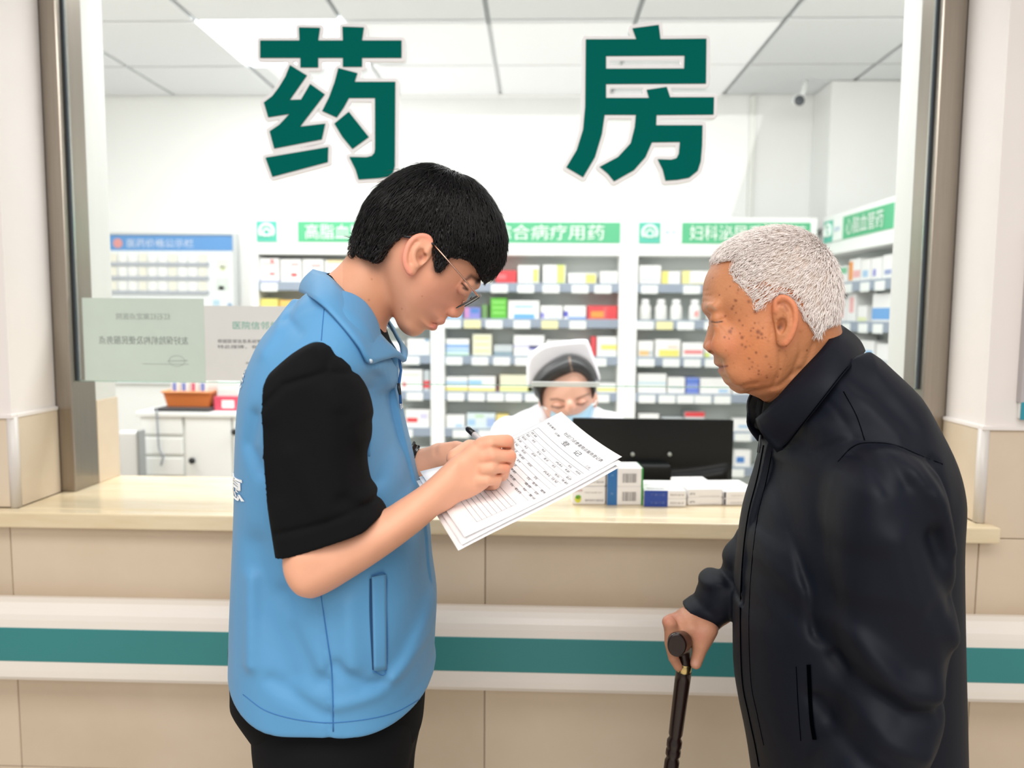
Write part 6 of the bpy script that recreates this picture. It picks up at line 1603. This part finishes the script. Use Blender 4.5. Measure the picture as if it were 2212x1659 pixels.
v, f = along([(Lc - 0.035, 0.0105), (Lc - 0.012, 0.0115), (Lc - 0.002, 0.0145), (Lc - 0.0005, 0.0135)]); link('rubber_tip', raw_mesh(v, f, True), cm('#1a1a1a', 0.8), cane)
# ------------------------------------------------------------------ nurse behind the counter
YN = 2.5
nurse = thing('person', 'nurse in a white cap, pale blue mask and white coat, looking down behind the monitor', 'person', (W(1225, 900, YN)[0], YN, 0.0))
def xn(px, py, y=YN): return W(px, py, y)[[0, 2]]
def np_(pts, y, n=3): return np.array([xn(p[0], p[1], y) for p in smooth_poly(pts, n)])
G = Grid((-0.02, 2.30, 1.05), (0.36, 2.66, 1.52), 0.0026)
FACE = [(1167,850),(1178,822),(1210,795),(1240,785),(1268,800),(1282,850),(1280,885),(1267,912),(1230,932),(1195,915),(1174,885)]
G.put(inflate(np_(FACE, 2.46), 2.475, 0.085, 0.085, boxy=2.2))
G.put(ell(W(1231, 881, 2.386), (0.013, 0.014, 0.02)), 0.012)
for (a, b) in ((1205, 876), (1257, 870)):
    G.put(ell(W(a, b, 2.388), (0.02, 0.012, 0.008)), 0.012, 's'); G.put(ell(W(a + 1, b + 1, 2.402), (0.015, 0.013, 0.011)), 0.004)
G.put(chain([W(1228, 915, 2.52), W(1225, 1000, 2.56)], (0.055, 0.06)), 0.02)
G.put(ell(W(1170, 868, 2.49), (0.01, 0.016, 0.026)), 0.004); G.put(ell(W(1285, 864, 2.49), (0.01, 0.016, 0.026)), 0.004)
G.put(chain([W(1225, 1000, 2.56), W(1222, 1060, 2.56)], (0.08, 0.09)), 0.03)
V, Q = G.mesh(2); X, Y = px_of(V)
C = np.tile(np.array(lin('#edb9a2')), (len(V), 1))
stroke(C, V, X, Y, [(1192, 878), (1208, 881), (1218, 878)], 2.2, '#4a2a24', .85, 9); stroke(C, V, X, Y, [(1246, 873), (1257, 874), (1268, 868)], 2.2, '#4a2a24', .85, 9)
stroke(C, V, X, Y, [(1190, 863), (1203, 862), (1218, 866)], 2.4, '#5a3a30', .7, 9); stroke(C, V, X, Y, [(1246, 862), (1258, 857), (1272, 851)], 2.4, '#5a3a30', .7, 9)
blob(C, V, X, Y, 1206, 872, 7, '#c98a72', .5, 9, rx=14); blob(C, V, X, Y, 1258, 866, 7, '#c98a72', .5, 9, rx=14); blob(C, V, X, Y, 1231, 876, 8, '#d89478', .5, 9)
link('body', fast_mesh(V, Q, C), mat('skin_nurse', '#e6b296', 0.5, attr=True, sss=0.05), nurse)
HAIR = [(1150,833),(1158,812),(1178,791),(1206,775),(1233,767),(1263,777),(1282,799),(1289,823),(1287,850),(1280,866),(1278,845),(1266,823),(1246,811),(1226,815),(1200,826),(1182,840),(1173,858),(1170,882),(1162,862)]
g = Grid((-0.02, 2.34, 1.15), (0.36, 2.62, 1.5), 0.0025)
g.put(inflate(np_(HAIR, 2.42), 2.46, 0.085, 0.075, boxy=2.2), 0)
g.put(inflate(np_([(1152,833),(1160,808),(1180,788),(1210,773),(1234,768),(1262,777),(1281,798),(1288,825),(1284,860),(1240,880),(1165,865)], 2.5), 2.52, 0.07, 0.06), 0)
g.ridge([W(1230, 772, 2.44), W(1233, 790, 2.40), W(1238, 810, 2.375)], 0.0035, -0.004)
V, Q = g.mesh(2); X, Y = px_of(V)
C = np.tile(np.array(lin('#1c1c1e')), (len(V), 1)); stroke(C, V, X, Y, [(1230, 772), (1233, 790), (1238, 812)], 2.0, '#9a8070', .8, 9)
link('hair', fast_mesh(V, Q, C), mat('hair_nurse', '#1c1c1e', 0.4, attr=True), nurse)
CAP = [(1150,832),(1139,834),(1137,800),(1139,778),(1148,762),(1176,743),(1220,736),(1262,733),(1271,738),(1281,766),(1291,795),(1297,818),(1293,823),(1287,816)]
g = Grid((-0.04, 2.40, 1.22), (0.38, 2.68, 1.54), 0.0025)
g.put(inflate(np_(CAP + [(1281,800),(1263,779),(1233,769),(1206,776),(1176,796),(1157,818)], 2.5, 2), 2.5, 0.03, 0.014, boxy=2.6), 0)
g.put(inflate(np_([(1150,832),(1140,800),(1150,765),(1178,745),(1220,738),(1260,735),(1280,770),(1293,815),(1285,820),(1230,790)], 2.56), 2.555, 0.07, 0.05), 0.01)
V, Q = g.mesh(2); link('cap', fast_mesh(V, Q), mat('cap_white', '#f6f5fa', 0.8), nurse)
g = Grid((0.04, 2.32, 1.08), (0.32, 2.56, 1.34), 0.0025)
g.put(inflate(np_([(1177,879),(1200,884),(1220,884),(1231,879),(1242,882),(1260,878),(1281,871),(1283,885),(1271,912),(1232,936),(1192,920)], 2.42), 2.462, 0.093, 0.075, boxy=2.3), 0)
for k in range(3): g.ridge([W(1190, 896 + 10 * k, 2.40), W(1230, 899 + 10 * k, 2.365), W(1272, 892 + 10 * k, 2.40)], 0.003, -0.0018)
V, Q = g.mesh(2); mk = link('mask', fast_mesh(V, Q), mat('mask_blue', '#b5daee', 0.8), nurse)
tube('ear_loop', [W(1181, 884, 2.40), W(1172, 878, 2.45), W(1168, 868, 2.475)], 0.0022, m_cab, mk, 6); tube('ear_loop', [W(1279, 876, 2.40), W(1286, 872, 2.45), W(1288, 864, 2.475)], 0.0022, m_cab, mk, 6)
COAT = [(1174,872),(1140,885),(1098,905),(1074,925),(1064,960),(1056,1040),(1050,1120),(1060,1300),(1350,1300),(1356,1120),(1350,1000),(1338,915),(1308,890),(1285,880),(1262,905),(1230,930),(1195,905)]
g = Grid((-0.16, 2.24, 0.55), (0.48, 2.72, 1.34), 0.004)
g.put(inflate(np_(COAT, 2.55), 2.56, 0.125, 0.10, boxy=2.2), 0)
g.put(chain([W(1100, 940, 2.53), W(1070, 1010, 2.44), W(1120, 1050, 2.30)], (0.062, 0.055, 0.042)), 0.02)
g.put(chain([W(1318, 930, 2.53), W(1350, 1010, 2.46), W(1320, 1060, 2.42)], (0.062, 0.055, 0.042)), 0.02)
g.put(chain([W(1225, 880, 2.53), W(1228, 945, 2.46)], (0.07, 0.045)), 0.006, 's')
for p in ([(1105,915),(1120,960),(1140,985)], [(1085,930),(1095,985)], [(1150,900),(1150,940),(1165,965)]): ridge2d(g, p, 2.45, .012, -.008, -9, 2.6)
V, Q = largest(*g.mesh(2)); coat = link('coat', fast_mesh(V, Q), mat('coat_white', '#f4f3f8', 0.8), nurse)
for s, pts in ((-1, [(1176,874),(1186,905),(1205,930),(1226,945)]), (1, [(1283,880),(1272,905),(1252,928),(1230,945)])):
    a = pw([(p[0], p[1], 2.47 - 0.01 * i) for i, p in enumerate(pts)]); b = [q + np.array([s * 0.03, -0.004, -0.014]) for q in a]
    sheet('collar', [a, b], 0.004, mat('coat_white'), coat)
g = Grid((-0.1, 2.3, 0.02), (0.45, 2.72, 0.62), 0.008); xc = W(1225, 900, YN)[0]
for s in (-1, 1): g.put(chain([(xc + s * 0.09, 2.56, 0.56), (xc + s * 0.10, 2.36, 0.54), (xc + s * 0.10, 2.40, 0.07)], (0.085, 0.07, 0.05)), 0.03)
g.put(ell((xc, 2.56, 0.56), (0.18, 0.12, 0.08)), 0.03); g.f = np.maximum(g.f, 0.0 - g.ax[2][None, None, :] + 0.002)
V, Q = g.mesh(1); link('trousers', fast_mesh(V, Q), m_cab, nurse)
sto = thing('stool', 'round stool under the nurse behind the counter', 'stool', (xc, 2.58, 0.0))
v, f = lathe_raw([(0.17, 0.42), (0.18, 0.43), (0.18, 0.465), (0.17, 0.475)], (xc, 2.58, 0), 28); link('seat', raw_mesh(v, f), cm('#40464a', 0.6), sto)
v, f = lathe_raw([(0.025, 0.04), (0.025, 0.42)], (xc, 2.58, 0), 14); link('post', raw_mesh(v, f, True), m_steel_l, sto)
v, f = lathe_raw([(0.22, 0.0), (0.22, 0.015), (0.03, 0.04)], (xc, 2.58, 0), 28); link('base', raw_mesh(v, f), m_steel_l, sto)
